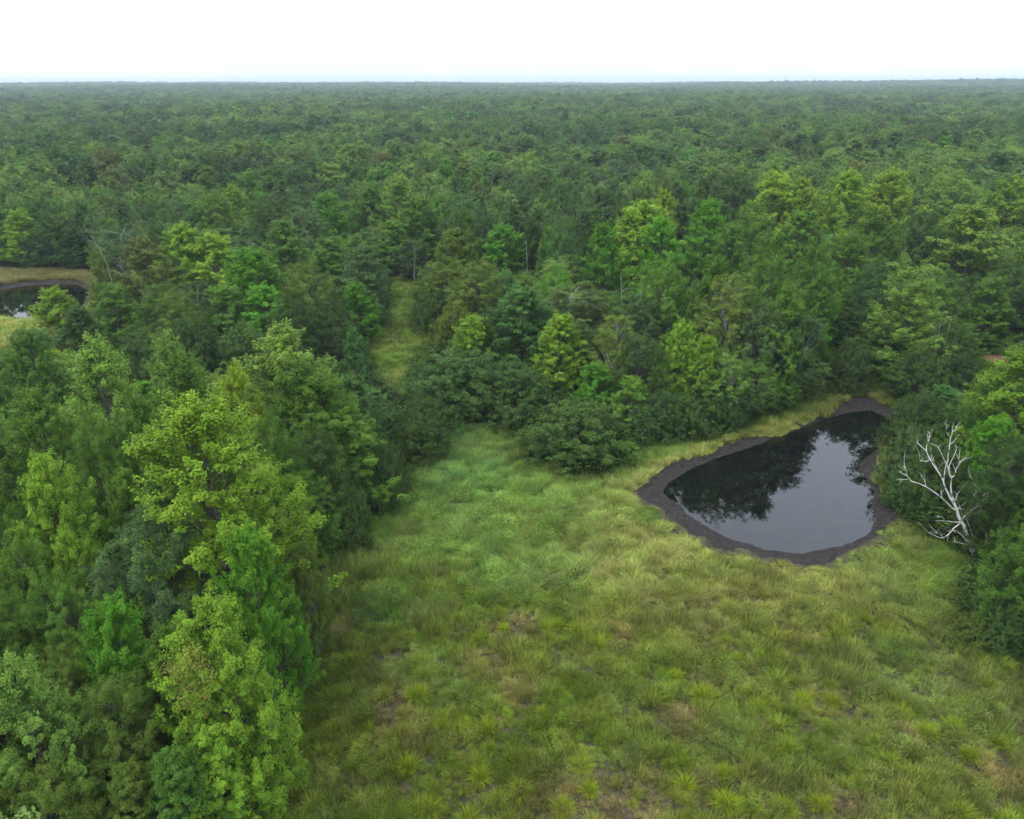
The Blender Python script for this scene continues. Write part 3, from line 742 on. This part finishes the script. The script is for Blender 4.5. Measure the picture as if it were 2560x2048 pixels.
# ------------------------------------------------------------------ grass
def blades(n, seed, spread, h0, h1, lean0, lean1, wid, bias=(0, 0), seg=3):
    rs = np.random.RandomState(seed)
    a = rs.rand(n) * 6.283; r = spread * np.sqrt(rs.rand(n))
    root = np.stack([np.cos(a) * r, np.sin(a) * r, np.zeros(n)], 1)
    a2 = a + rs.normal(size=n) * 0.6; ln = h0 + (h1 - h0) * rs.rand(n); le = lean0 + (lean1 - lean0) * rs.rand(n)
    dirh = np.stack([np.cos(a2) + bias[0], np.sin(a2) + bias[1]], 1); dirh /= np.linalg.norm(dirh, axis=1)[:, None] + 1e-9
    side = np.stack([-dirh[:, 1], dirh[:, 0], np.zeros(n)], 1)
    V = []
    for k in range(seg + 1):
        t = k / seg; ang = le * t * 0.9
        hx = ln * t * np.sin(le * (0.35 + 0.65 * t)); hz = ln * t * np.cos(le * (0.35 + 0.65 * t))
        c = root + np.stack([dirh[:, 0] * hx, dirh[:, 1] * hx, np.maximum(hz, 0.02)], 1)
        w_ = wid * (1 - t ** 1.5) * 0.5 + 0.002
        V.append(c - side * w_); V.append(c + side * w_)
    V = np.stack(V, 1)                                # n, 2(seg+1), 3
    F = []; b = np.arange(n)[:, None] * (2 * (seg + 1))
    for k in range(seg): F.append(b + np.array([[2 * k, 2 * k + 1, 2 * k + 3, 2 * k + 2]]))
    F = np.stack(F, 1).reshape(-1, 4)
    tone = np.repeat(rs.rand(n, 2), seg, 0); tv = np.zeros((len(tone), 3)); tv[:, :2] = tone
    return V.reshape(-1, 3), F, {'tone': ('FACE', 'FLOAT_VECTOR', tv)}
def grass_src(nm, *a, **k):
    V, F, at_ = blades(*a, **k); return src_obj(nm, mesh_np(nm, V, F, M_grass, at_))
gsrc = [grass_src('tuft_a', 46, 1, 0.30, 0.3, 0.7, 0.15, 0.9, 0.026),
        grass_src('tuft_b', 46, 2, 0.30, 0.4, 0.95, 0.1, 0.8, 0.022),
        grass_src('tuft_lodged', 56, 3, 0.30, 0.5, 1.0, 0.8, 1.45, 0.028, bias=(1.3, 0.0)),
        grass_src('tussock_a', 230, 4, 0.26, 0.5, 1.05, 0.1, 1.35, 0.024, seg=4),
        grass_src('tussock_b', 200, 5, 0.34, 0.45, 1.0, 0.05, 1.2, 0.026, seg=4)]
gsrc_weed = grass_src('weed', 34, 8, 0.36, 0.6, 1.25, 0.02, 0.32, 0.03, seg=2)
# leafy forb
rsb = np.random.RandomState(6); q = rsb.normal(size=(150, 3)) * np.array([0.2, 0.2, 0.18]) + np.array([0, 0, 0.35]); q[:, 2] = abs(q[:, 2])
nn = rsb.normal(size=(150, 3)) * 0.5 + np.array([0, 0, 1]); nn /= np.linalg.norm(nn, axis=1)[:, None]
gsrc.append(src_obj('forb', leafcloud(q, nn, 0.09 + 0.05 * rsb.rand(150), rsb.rand(150, 2), 0.5, 'forb', M_grass)))

gsrc.append(gsrc_weed)
gsrc.append(grass_src('tussock_c', 150, 9, 0.42, 0.4, 1.15, 0.0, 0.9, 0.03, seg=3))

def blob(P, px, py, sx, sy, s=1.0):
    """soft spot on the ground round the point seen at px, py, sx by sy metres"""
    c = at(px, py)[:2]; return s * np.exp(-(((P[:, 0] - c[0]) / sx) ** 2 + ((P[:, 1] - c[1]) / sy) ** 2))
GC = dict(olive=srgb(114, 126, 40), green=srgb(108, 138, 50), light=srgb(136, 168, 78), teal=srgb(92, 146, 82), straw=srgb(168, 162, 92),
          dead=srgb(156, 130, 94), grey=srgb(120, 136, 78), tuss=srgb(122, 140, 22), rich=srgb(82, 118, 24), deep=srgb(60, 82, 32))
def grass_color(P, rs):
    n = len(P); px = np.array([proj((x, y, 0.3)) for x, y in P])
    c = np.zeros((n, 3)); W = np.zeros(n)
    n1 = vnoise(P, 5.0, 41); n2 = vnoise(P, 1.7, 42); n3 = vnoise(P, 3.1, 43); n4 = vnoise(P, 0.9, 44)
    def add(name, w_):
        nonlocal c, W
        w_ = np.maximum(w_, 0); c = c + GC[name] * w_[:, None]; W = W + w_
    far = sm(-px[:, 1], -1330, -1180)                       # nearer / farther than the middle of the meadow
    add('olive', (1 - far) * (0.6 + n1) + 0.1); add('green', 0.25 + far * 0.6 + n3 * 0.3)
    add('light', far * 1.2 * sm(n2, 0.3, 0.8) + blob(P, 1080, 1100, 9, 7, 1.2))
    add('teal', blob(P, 985, 985, 4.5, 5, 1.9) + blob(P, 960, 915, 4, 3, 1.6) + blob(P, 1100, 1190, 3, 2.5, 0.8) * n2 + blob(P, 830, 1290, 3, 2, 0.7))
    add('straw', blob(P, 1330, 1150, 5, 4, 1.8) + blob(P, 1500, 1180, 5, 3, 2.2) + blob(P, 1440, 1290, 6, 5, 1.2) + blob(P, 1730, 1230, 7, 4, 1.4) + blob(P, 1300, 1040, 2.5, 3, 1.2) * n4 * 1.6 + 0.35 * sm(n4, 0.55, 0.9))
    pk = (blob(P, 1090, 1325, 1.3, 1.1, 4) + blob(P, 1440, 1520, 1.2, 1.3, 4) + blob(P, 1290, 1690, 3.0, 1.6, 4) + blob(P, 830, 1490, 1.0, 1.3, 3.5) + blob(P, 1735, 1480, 1.6, 1.2, 3)
          + blob(P, 1560, 1265, 2.4, .7, 3) + blob(P, 1560, 1640, 1.0, .6, 3) + blob(P, 2090, 1620, 1.2, 1, 2.5) + blob(P, 1770, 1700, 1.5, .8, 3) + blob(P, 1680, 1340, 1.5, .8, 2) + blob(P, 1480, 1430, 1.2, 1.0, 1.2))
    add('dead', pk + 1.5 * sm(n3, 0.72, 0.95) * (1 - far * 0.6))
    add('grey', 1.2 * sm(n1, 0.55, 0.8) * sm(px[:, 0], 1350, 1700) + blob(P, 1900, 1600, 9, 5, 0.7) + blob(P, 2020, 1450, 4, 3, 1.5) + blob(P, 860, 1420, 3, 2, 1.2))
    add('grey', 0.8 * sm(vnoise(P, 2.6, 48), 0.55, 0.85)); add('rich', 1.3 * (1 - far) * sm(vnoise(P, 1.4, 49), 0.6, 0.85) + blob(P, 1380, 1090, 1.6, 1.3, 3.5) + blob(P, 1550, 1200, 1.8, 1.0, 3) + blob(P, 1990, 1210, 5, 4, 1.4) + blob(P, 1400, 1420, 2.2, 2.6, 1.8) + 1.0 * sm(n2, 0.66, 0.9) + blob(P, 1480, 915, 8, 2.5, 1.6) + blob(P, 1650, 880, 6, 2, 1.6))
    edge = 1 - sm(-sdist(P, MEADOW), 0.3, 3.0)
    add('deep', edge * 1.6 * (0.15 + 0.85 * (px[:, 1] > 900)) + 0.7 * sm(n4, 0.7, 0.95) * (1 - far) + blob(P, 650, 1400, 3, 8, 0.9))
    add('straw', (1 - sm(sdist(P, MUD), 0.1, 1.1)) * 2.4 * (px[:, 1] < 1060) + (1 - sm(sdist(P, MUD2), 0.1, 3.5)) * 1.5)
    c = c / W[:, None]
    return c * ((0.7 + 0.4 * rs.rand(n)) * (0.62 + 0.8 * vnoise(P, 0.85, 47)))[:, None] * (1 + rs.normal(size=(n, 3)) * 0.05), pk, px, far, n2
rs = np.random.RandomState(91)
lo = MEADOW.min(0); hi = MEADOW.max(0)
area = (hi - lo).prod(); npt = int(area * 19)
P2 = lo + rs.rand(npt, 2) * (hi - lo)
P2 = P2[inside(P2, MEADOW)]; _pp = np.array([proj((x, y, 0)) for x, y in P2]); sdm = sdist(P2, MUD)
nearside = (_pp[:, 1] > 1040) & (_pp[:, 0] > 1300)
P2 = P2[sdm > np.where(nearside, 0.15, -0.45) + 0.7 * (vnoise(P2, 0.8, 50) - 0.5) + 0.9 * (vnoise(P2, 2.6, 58) - 0.5)]
dcam = np.hypot(P2[:, 0], P2[:, 1]); P2 = P2[(dcam > 19) & (rs.rand(len(P2)) < np.clip(75 / dcam, 0.3, 1))]
colr, pk, px, far, n2 = grass_color(P2, rs)
kind = np.where(rs.rand(len(P2)) < 0.1 + 0.5 * sm(vnoise(P2, 2.3, 56), 0.66, 0.8), 5, rs.choice([0, 1], size=len(P2)))
wd = (rs.rand(len(P2)) < 0.5 * sm(vnoise(P2, 3.4, 57), 0.55, 0.8)); kind[wd] = 6; colr[wd] = colr[wd] * 0.68 + GC['straw'] * 0.27 * (0.6 + 0.6 * rs.rand(wd.sum()))[:, None]
lodg = (rs.rand(len(P2)) < 0.15 + 0.55 * far * sm(vnoise(P2, 4, 51), 0.3, 0.6)); kind[lodg] = 2
keepm = rs.rand(len(P2)) > 0.08 * np.clip(pk, 0, 1); 
yaw = rs.rand(len(P2)) * 6.28; flow = vnoise(P2, 7, 52) * 5 - 0.8; yaw[lodg] = flow[lodg] + rs.normal(size=lodg.sum()) * 0.35
hs = (0.6 + 0.5 * rs.rand(len(P2))) * (0.45 + 0.95 * vnoise(P2, 1.1, 53)) * (0.75 + 0.25 * far) * (1 - 0.3 * np.clip(pk, 0, 1))
hs *= np.where(px[:, 1] > 1030, 0.3 + 0.7 * sm(sdist(P2, MUD), 0.2, 2.6), 1)
P2, colr, kind, yaw, hs = P2[keepm], colr[keepm], kind[keepm], yaw[keepm], hs[keepm]
z2 = ground_z(P2)
# unnamed sedge tussocks in the stuff as well
lo_t = MEADOW.min(0); pt = lo_t + rs.rand(11500, 2) * (hi - lo_t)
pt = pt[inside(pt, MEADOW)]; pt = pt[sdist(pt, MUD) > 1.6]
pxt = np.array([proj((x, y, 0.3)) for x, y in pt]); pr = np.clip(sm(pxt[:, 1], 1100, 1450), 0.06, 1) * (0.2 + 0.8 * sm(vnoise(pt, 4, 60), 0.3, 0.6))
pt = pt[(rs.rand(len(pt)) < pr) & (np.hypot(pt[:, 0], pt[:, 1]) > 19)]
ct = grass_color(pt, rs)[0] * 0.6 + GC['tuss'] * (0.2 + 0.5 * rs.rand(len(pt)))[:, None]
st = 0.38 + 0.75 * rs.rand(len(pt)) ** 1.6
PG = np.concatenate([np.column_stack([P2, z2]), np.column_stack([pt, ground_z(pt)])])
RG = np.zeros((len(PG), 3)); RG[:, 2] = np.concatenate([yaw, rs.rand(len(pt)) * 6.28]); RG[:, :2] = rs.normal(size=(len(PG), 2)) * 0.16
SG = np.concatenate([np.column_stack([hs * 1.05, hs * 1.05, hs]), np.column_stack([st, st, st * 0.9])])
IG = np.concatenate([kind, rs.choice([3, 4, 7], size=len(pt))]); TG = np.concatenate([colr, ct])
print('grass', len(PG))
scatter('meadow_grass', PG, RG, SG, IG, np.clip(TG, 0.01, 0.9), gsrc, 'tall olive and green sedge grass filling the clearing and the banks', 'grass')

# far banks: by the far left pond and on the right-hand opening
rs = np.random.RandomState(92); PB = []
for pl, dens in ((BANK2, 5), (CLEAR, 7)):
    lo = pl.min(0); hi = pl.max(0); q = lo + rs.rand(int((hi - lo).prod() * dens), 2) * (hi - lo); PB.append(q[inside(q, pl)])
PB = np.concatenate(PB); PB = PB[sdist(PB, MUD2) > 0]
PB = PB[(PB[:, 0] > -130)]
redd = np.hypot((PB[:, 0] - rp[0]) / 3.0, (PB[:, 1] - rp[1]) / 3.0); PB = PB[redd > 1]
pxb = np.array([proj((x, y, 0.3)) for x, y in PB]); leftb = pxb[:, 0] < 800
v = vnoise(PB, 3, 70)[:, None]; u = vnoise(PB, 1.2, 71)[:, None]
cb = np.where((leftb & (pxb[:, 1] < 620))[:, None], srgb(142, 134, 88) * v + srgb(120, 124, 74) * (1 - v), np.where(leftb[:, None], GC['light'] * v + GC['straw'] * (1 - v), GC['green'] * v + GC['rich'] * (1 - v)))
hb = 0.8 + 0.6 * u[:, 0]
scatter('bank_grass', np.column_stack([PB, ground_z(PB)]), np.column_stack([np.zeros((len(PB), 2)), rs.rand(len(PB)) * 6.28]), np.column_stack([hb * 1.4, hb * 1.4, hb]),
        rs.choice([0, 1, 5], size=len(PB), p=[.45, .45, .1]), cb * (0.8 + 0.4 * rs.rand(len(PB)))[:, None], gsrc, 'straw-coloured grass on the bank of the far left pond and in the small right-hand opening', 'grass')

# single bright tussocks
V, F, a_ = blades(260, 14, 0.26, 0.5, 1.05, 0.1, 1.4, 0.024, seg=4); tm = [mesh_np('sedge_tussock', V, F, M_tuss, a_)]
V, F, a_ = blades(230, 15, 0.24, 0.5, 1.0, 0.3, 1.4, 0.022, seg=4); tm.append(mesh_np('sedge_tussock', V, F, M_tuss, a_))
TUS = [(1478,1465,1.15,'biggest yellow-green sedge tussock beside a brown dead patch in the meadow'),(1422,1418,.85,''),(1048,1287,.8,'lone green tussock beside the bare pinkish patch in mid meadow'),(1062,1322,.7,''),
       (880,1462,1.0,''),(1225,1610,1.0,''),(1010,1635,.9,''),(1095,1665,.95,''),(1185,1700,.9,''),(1500,1625,.8,''),(1530,1625,.75,''),(1445,1650,.9,''),(1530,1690,1.05,''),(1580,1700,.9,''),
       (1650,1705,1.0,''),(1725,1690,.95,''),(1718,1270,.75,'small glowing yellow-green tussock below the pond'),(1600,1300,.8,''),(1690,1470,.9,''),(1745,1475,.75,''),(1160,1255,.7,''),(1820,1300,.8,''),
       (1870,1320,.8,''),(1900,1500,.9,''),(1950,1540,1.0,''),(2010,1530,1.0,''),(2040,1590,.9,''),(1800,1610,.7,''),(2070,1395,.9,''),(2080,1440,.9,''),(860,1340,.8,''),(1140,1395,.7,''),
       (930,1510,.8,''),(1140,1500,.75,''),(1300,1405,.7,''),(1530,1345,.7,''),(860,1610,.95,''),(905,1700,1.0,''),(1640,1380,.8,''),(1550,1385,.75,''),(1240,1660,.8,''),(2100,1560,.9,'')]
for i, (x, y, s, lb) in enumerate(TUS):
    p = at(x, y, 0.25); z = float(ground_z(p[None, :2])[0])
    auto = not lb
    if auto:
        row = 'along the bottom edge' if y > 1640 else 'in the lower meadow' if y > 1540 else 'below the middle of the meadow' if y > 1410 else 'in the middle of the meadow'
        lb = 'yellow-green sedge tussock ' + row + (', left half' if x < 1300 else ', right half')
    o = link('sedge_tussock', tm[i % 2], label=lb, category='tussock', group='bright sedge tussocks in the meadow')
    if auto: AUTO.setdefault(lb, []).append((x, o))
    o.location = (p[0], p[1], z); o.rotation_euler = (0, 0, rs.rand() * 6.28); o.scale = (s, s, s * 0.95)
    c = GC['tuss'] * (0.85 + 0.35 * rs.rand()); o.color = (*np.clip(c, 0, 1), 1)

# undergrowth at the feet of the wood
rs = np.random.RandomState(93)
q = np.column_stack([(rs.rand(60000) * 2 - 1) * 75, 15 + rs.rand(60000) * 120]); sdm = sdist(q, MEADOW)
q = q[(sdm > 0.0) & (sdm < 9) & (sdist(q, MUD) > 0.3) & (sdist(q, MUD2) > 0.3) & (np.abs(q[:, 0]) < q[:, 1] * 0.75 + 12) & (sdist(q, BANK2) > 0)]
q = q[rs.rand(len(q)) < 0.55]
s = 1.0 + 1.8 * rs.rand(len(q))
cu = GC['deep'] * (0.7 + 0.7 * rs.rand(len(q)))[:, None] * (1 + rs.normal(size=(len(q), 3)) * 0.08)
scatter('undergrowth', np.column_stack([q, ground_z(q)]), np.column_stack([np.zeros((len(q), 2)), rs.rand(len(q)) * 6.28]), np.column_stack([s * 1.5, s * 1.5, s]), np.where(rs.rand(len(q)) < 0.7, 5, 0), np.clip(cu, 0.005, 1), gsrc,
        'low dark green undergrowth at the foot of the trees', 'undergrowth')

# ------------------------------------------------------------------ dead trees
def dead_tree(name, label, base_px, scale_fn, branches, r0, group=None, depthk=0.25, mat=None, seed=1):
    rs = np.random.RandomState(seed)
    b = at(*base_px); t = thing(name, label, 'dead tree', (b[0], b[1], float(ground_z(b[None, :2])[0])), group)
    right = RM @ np.array([1, 0, 0]); ray = b - np.array([0, 0, CAM_H]); dep = abs((RM.T @ ray)[2])
    m = dep / FPX
    cu = RM @ np.array([0, 1, 0])
    trunkp, limbs = [], []
    for bi, br in enumerate(branches):
        pts3 = []; off = 0 if bi == 0 else None
        key = tuple(br[0][:2])
        off = DEPTH.get(key, 0.0); n_ = len(br); sl = 0 if bi == 0 else rs.normal() * depthk
        for k, q in enumerate(br):
            X, Y = scale_fn(q[0], q[1]); dx = (X - base_px[0]) * m; dy = -(Y - base_px[1]) * m
            # stand the plane of the tree upright: height above ground from picture height
            ry0 = RM @ np.array([(X - 1078) / FPX, -(Y - 862.5) / FPX, -1.0]); ry0 = ry0 / ry0[1] * b[1]; dx = ry0[0] - b[0]; dh = CAM_H + ry0[2]
            if k: off += sl * math.hypot(br[k][0] - br[k - 1][0], br[k][1] - br[k - 1][1]) * 0.195 * m
            y_off = off
            # keep the point on its line of sight while moving it y_off back
            p = np.array([b[0] + dx, b[1], dh]); 
            ry = p - np.array([0, 0, CAM_H]); ry = ry / ry[1]; p = p + ry * y_off
            pts3.append(p - np.array([b[0], b[1], 0])); DEPTH[tuple(q[:2])] = off
        rr = np.array([q[2] for q in br], float) * r0
        P3 = np.array(pts3)
        # subdivide with small kinks
        S = []; R_ = []
        for k in range(len(P3) - 1):
            for f in (0, 0.5):
                S.append(P3[k] * (1 - f) + P3[k + 1] * f + (rs.normal(size=3) * 0.03 if f else 0)); R_.append(rr[k] * (1 - f) + rr[k + 1] * f)
        S.append(P3[-1]); R_.append(rr[-1]); S = np.array(S); R_ = np.array(R_)
        (trunkp if bi == 0 else limbs).append((S, R_))
        if bi and len(S) > 3:
            for _ in range(3):
                k = rs.randint(1, len(S) - 1); d = S[k + 1] - S[k]; d = d / (np.linalg.norm(d) + 1e-9) * 0.6 + rs.normal(size=3) * 0.6; d[2] += 0.3; l = 0.25 + 0.5 * rs.rand()
                limbs.append((np.array([S[k], S[k] + d * l * 0.5, S[k] + d * l + rs.normal(size=3) * 0.08]), np.array([0.011, 0.007, 0.004])))
    V, F = tubes(trunkp, 8); link('trunk', mesh_np('trunk', V, F, mat or M_dead, smooth=True), t)
    V, F = tubes(limbs, 5); link('branches', mesh_np('branches', V, F, mat or M_dead, smooth=True), t)
    return t
DEPTH = {}
zf = lambda X, Y: (1852.4 + X * 0.1954, 875.7 + Y * 0.1954)
DT = [
 [(1040,1570,1.15),(990,1380,1.05),(920,1240,1),(870,1130,.95),(830,1020,.85),(790,930,.75),(740,850,.5),(690,740,.45),(665,670,.42),(600,570,.34),(545,480,.3),(500,380,.24),(400,290,.17),(415,270,.13),(395,210,.06)],
 [(790,930,.6),(770,830,.48),(765,740,.42),(770,680,.36),(740,590,.32),(720,520,.28),(690,470,.22),(630,350,.18),(595,320,.14),(540,300,.07)],
 [(690,740,.35),(690,680,.3),(700,590,.28),(735,480,.28),(740,400,.26),(760,240,.2),(780,170,.14),(795,80,.05)],
 [(760,240,.14),(715,170,.1),(720,110,.07),(690,75,.03)],[(780,170,.12),(810,160,.08),(820,120,.04)],[(760,300,.08),(790,290,.06),(818,285,.03)],
 [(770,680,.3),(800,650,.24),(820,580,.2),(870,500,.17),(930,460,.1),(985,455,.04)],[(850,530,.1),(855,490,.07),(855,450,.03)],
 [(740,590,.2),(745,545,.18),(790,450,.15),(825,370,.12),(815,310,.05)],
 [(665,670,.24),(640,640,.2),(600,540,.17),(550,450,.13),(545,340,.05)],[(500,380,.16),(520,290,.14),(540,200,.1),(505,165,.04)],[(540,200,.08),(560,180,.03)],
 [(545,480,.14),(490,495,.12),(440,495,.1),(425,470,.07),(440,430,.03)],
 [(830,1020,.5),(790,1010,.38),(670,890,.34),(500,770,.3),(340,710,.24),(290,650,.17),(250,630,.12),(215,595,.04)],
 [(290,650,.14),(290,600,.1),(270,530,.04)],[(300,690,.1),(240,690,.07),(190,695,.03)],[(500,770,.14),(480,700,.1),(430,640,.04)],[(670,890,.16),(655,850,.12),(675,780,.05)],[(290,600,.07),(265,560,.05),(255,540,.03)],
 [(870,1130,.35),(860,1165,.3),(800,1210,.27),(740,1280,.22),(690,1320,.2),(600,1300,.17),(520,1260,.14),(410,1140,.05)],[(690,1320,.12),(640,1280,.1),(570,1265,.04)],
 [(870,1130,.25),(850,1150,.2),(720,1140,.15),(600,1135,.05)],[(720,1140,.1),(680,1095,.08),(590,1080,.03)],
 [(870,1130,.4),(900,1100,.32),(1000,1010,.28),(1045,985,.24),(1060,935,.2),(1110,910,.17),(1160,900,.12),(1165,840,.06)],
 [(1110,910,.13),(1120,850,.1),(1190,825,.04)],[(1060,935,.14),(1010,870,.12),(1060,790,.1),(1020,750,.07),(1000,690,.05),(965,650,.03)],[(1060,935,.12),(1085,990,.12),(1110,1070,.08)],[(1160,900,.07),(1220,910,.05),(1260,940,.03)],
 [(870,1130,.2),(920,1110,.24),(960,1180,.22),(990,1260,.22),(1030,1400,.2)],[(990,1380,.25),(940,1350,.2),(860,1270,.16),(830,1240,.12),(720,1245,.05)],
 [(1040,1570,.4),(990,1480,.3),(950,1400,.26),(910,1320,.16),(880,1290,.08)],[(920,1390,.1),(850,1370,.08),(770,1350,.03)],
 [(790,930,.2),(825,900,.14),(830,830,.05)],[(830,1020,.14),(860,980,.1),(880,1060,.08),(890,1090,.05)],
]
dead_tree('dead_tree', 'bare bone-white dead tree leaning left over the meadow, right of the pond', zf(1040, 1570), zf, DT, 0.125)
DEPTH = {}
dead_tree('dead_tree', 'thin white bent dead stem just right of the big white dead tree', zf(1140, 1530), zf, [[(1140,1530,1),(1160,1400,1),(1155,1310,.9),(1135,1180,.7),(1120,1090,.4)],[(1155,1310,.3),(1175,1260,.2),(1190,1230,.1)]], 0.085, seed=3)
DEPTH = {}
z3 = lambda X, Y: (X * 0.1953, 421 + Y * 0.1953)
dead_tree('dead_tree', 'slender pale dead tree leaning left beside the far left pond', (254, 714), lambda X, Y: z3(X, Y), [
 [(1300,1500,1),(1250,1200,.95),(1200,860,.9),(1170,740,.85),(1120,620,.75),(1060,520,.65),(1020,450,.6),(960,350,.45),(900,280,.3),(870,230,.15)],
 [(1060,520,.35),(1085,430,.33),(1060,260,.28),(1050,160,.1)],[(1060,260,.2),(1030,240,.18),(980,190,.08)],[(1020,450,.3),(990,330,.25),(970,240,.2),(960,190,.08)],
 [(1020,450,.3),(920,440,.25),(850,360,.1)],[(960,350,.2),(890,330,.15),(850,340,.06)],[(1120,620,.25),(1130,560,.2),(1125,530,.08)],[(1060,520,.25),(960,440,.2),(900,380,.08)],[(1085,430,.2),(1100,300,.15),(1110,240,.06)]], 0.05, seed=5, mat=M_twig)
def stick(label, pts, r, mat=None):
    """bare pale stem rising from the ground among the leaves: pts in picture coordinates, first is the foot"""
    rs = np.random.RandomState(int(pts[0][0])); b = at(*pts[0]); P3 = []
    for i, (x, y) in enumerate(pts):
        q = RM @ np.array([(x - 1078) / FPX, -(y - 862.5) / FPX, -1.0]); q = q / q[1] * b[1]
        P3.append([q[0] - b[0], rs.normal() * 0.15 * i, CAM_H + q[2] - (0.3 if i == 0 else 0)])
    P3 = np.array(P3); t = thing('bare_tree', label, 'bare tree', (b[0], b[1], float(ground_z(b[None, :2])[0])), 'pale bare trees')
    V, F = tubes([(P3, np.linspace(r * 0.65, r * 0.25, len(P3)))], 6); link('trunk', mesh_np('trunk', V, F, mat or M_birch, smooth=True), t)
    tw = []
    for _ in range(5):
        f = 0.35 + 0.6 * rs.rand(); k = min(int(f * (len(P3) - 1)), len(P3) - 2); ff = f * (len(P3) - 1) - k
        o_1 = P3[k] * (1 - ff) + P3[k + 1] * ff; d_ = rs.normal(size=3); d_[2] = 0.5 + abs(d_[2]); d_ /= np.linalg.norm(d_); l_ = 0.5 + 1.0 * rs.rand()
        tw.append((np.array([o_1, o_1 + d_ * l_ * 0.5, o_1 + d_ * l_ + rs.normal(size=3) * 0.15]), np.array([r * 0.25, r * 0.16, r * 0.08])))
    V, F = tubes(tw, 4); link('branches', mesh_np('branches', V, F, mat or M_birch, smooth=True), t)
stick('white snag poking up diagonally from the shrubs left of the pond', [(1338,935),(1352,915),(1362,898)], 0.09)
stick('pale leaning birch stem at the thicket edge above pond centre, leftmost of three', [(1524,862),(1540,828),(1550,790)], 0.09)
stick('pale leaning birch stem at the thicket edge, middle of three', [(1609,860),(1617,838),(1623,815)], 0.08)
stick('pale leaning birch stem at the thicket edge, rightmost of three', [(1686,855),(1694,828),(1699,800)], 0.08)
stick('tall bare pale stem rising among trees behind the dark shrubs', [(1313,800),(1311,680),(1309,620),(1307,575)], 0.09)
stick('bare white stem against the pyramidal tree, left of a pair', [(1960,795),(1970,720),(1982,655)], 0.13)
stick('bare white stem against the pyramidal tree, right of a pair', [(1985,790),(1993,715),(2005,665)], 0.11)
stick('pale trunk standing in the gap left of the big lime tree', [(1112,640),(1110,560),(1108,505)], 0.09)
stick('thin pale trunk at the head of the narrow clearing', [(872,600),(873,560),(872,520)], 0.08)
stick('bare pale stem right of centre in the wood behind the pond', [(1557,740),(1556,640),(1558,590)], 0.13)

finish_labels()

# ------------------------------------------------------------------ haze
M_haze, n, N, K = new_mat('haze')
o_ = N('ShaderNodeOutputMaterial'); v_ = N('ShaderNodeVolumePrincipled'); v_.inputs['Color'].default_value = (0.74, 0.9, 1.0, 1); v_.inputs['Density'].default_value = 0.00017
K(v_.outputs[0], o_.inputs['Volume'])
X0, Y0, Y1, ZB, ZT = 11500, -11500, 11500, -3.0, 66.0
V = np.array([(sx * X0, y, z) for z in (ZB, ZT) for sx, y in ((-1, Y0), (1, Y0), (1, Y1), (-1, Y1))], float)
F = np.array([(0, 3, 2, 1), (4, 5, 6, 7), (0, 1, 5, 4), (1, 2, 6, 5), (2, 3, 7, 6), (3, 0, 4, 7)])
link('haze', mesh_np('haze', V, F, M_haze), kind='stuff')
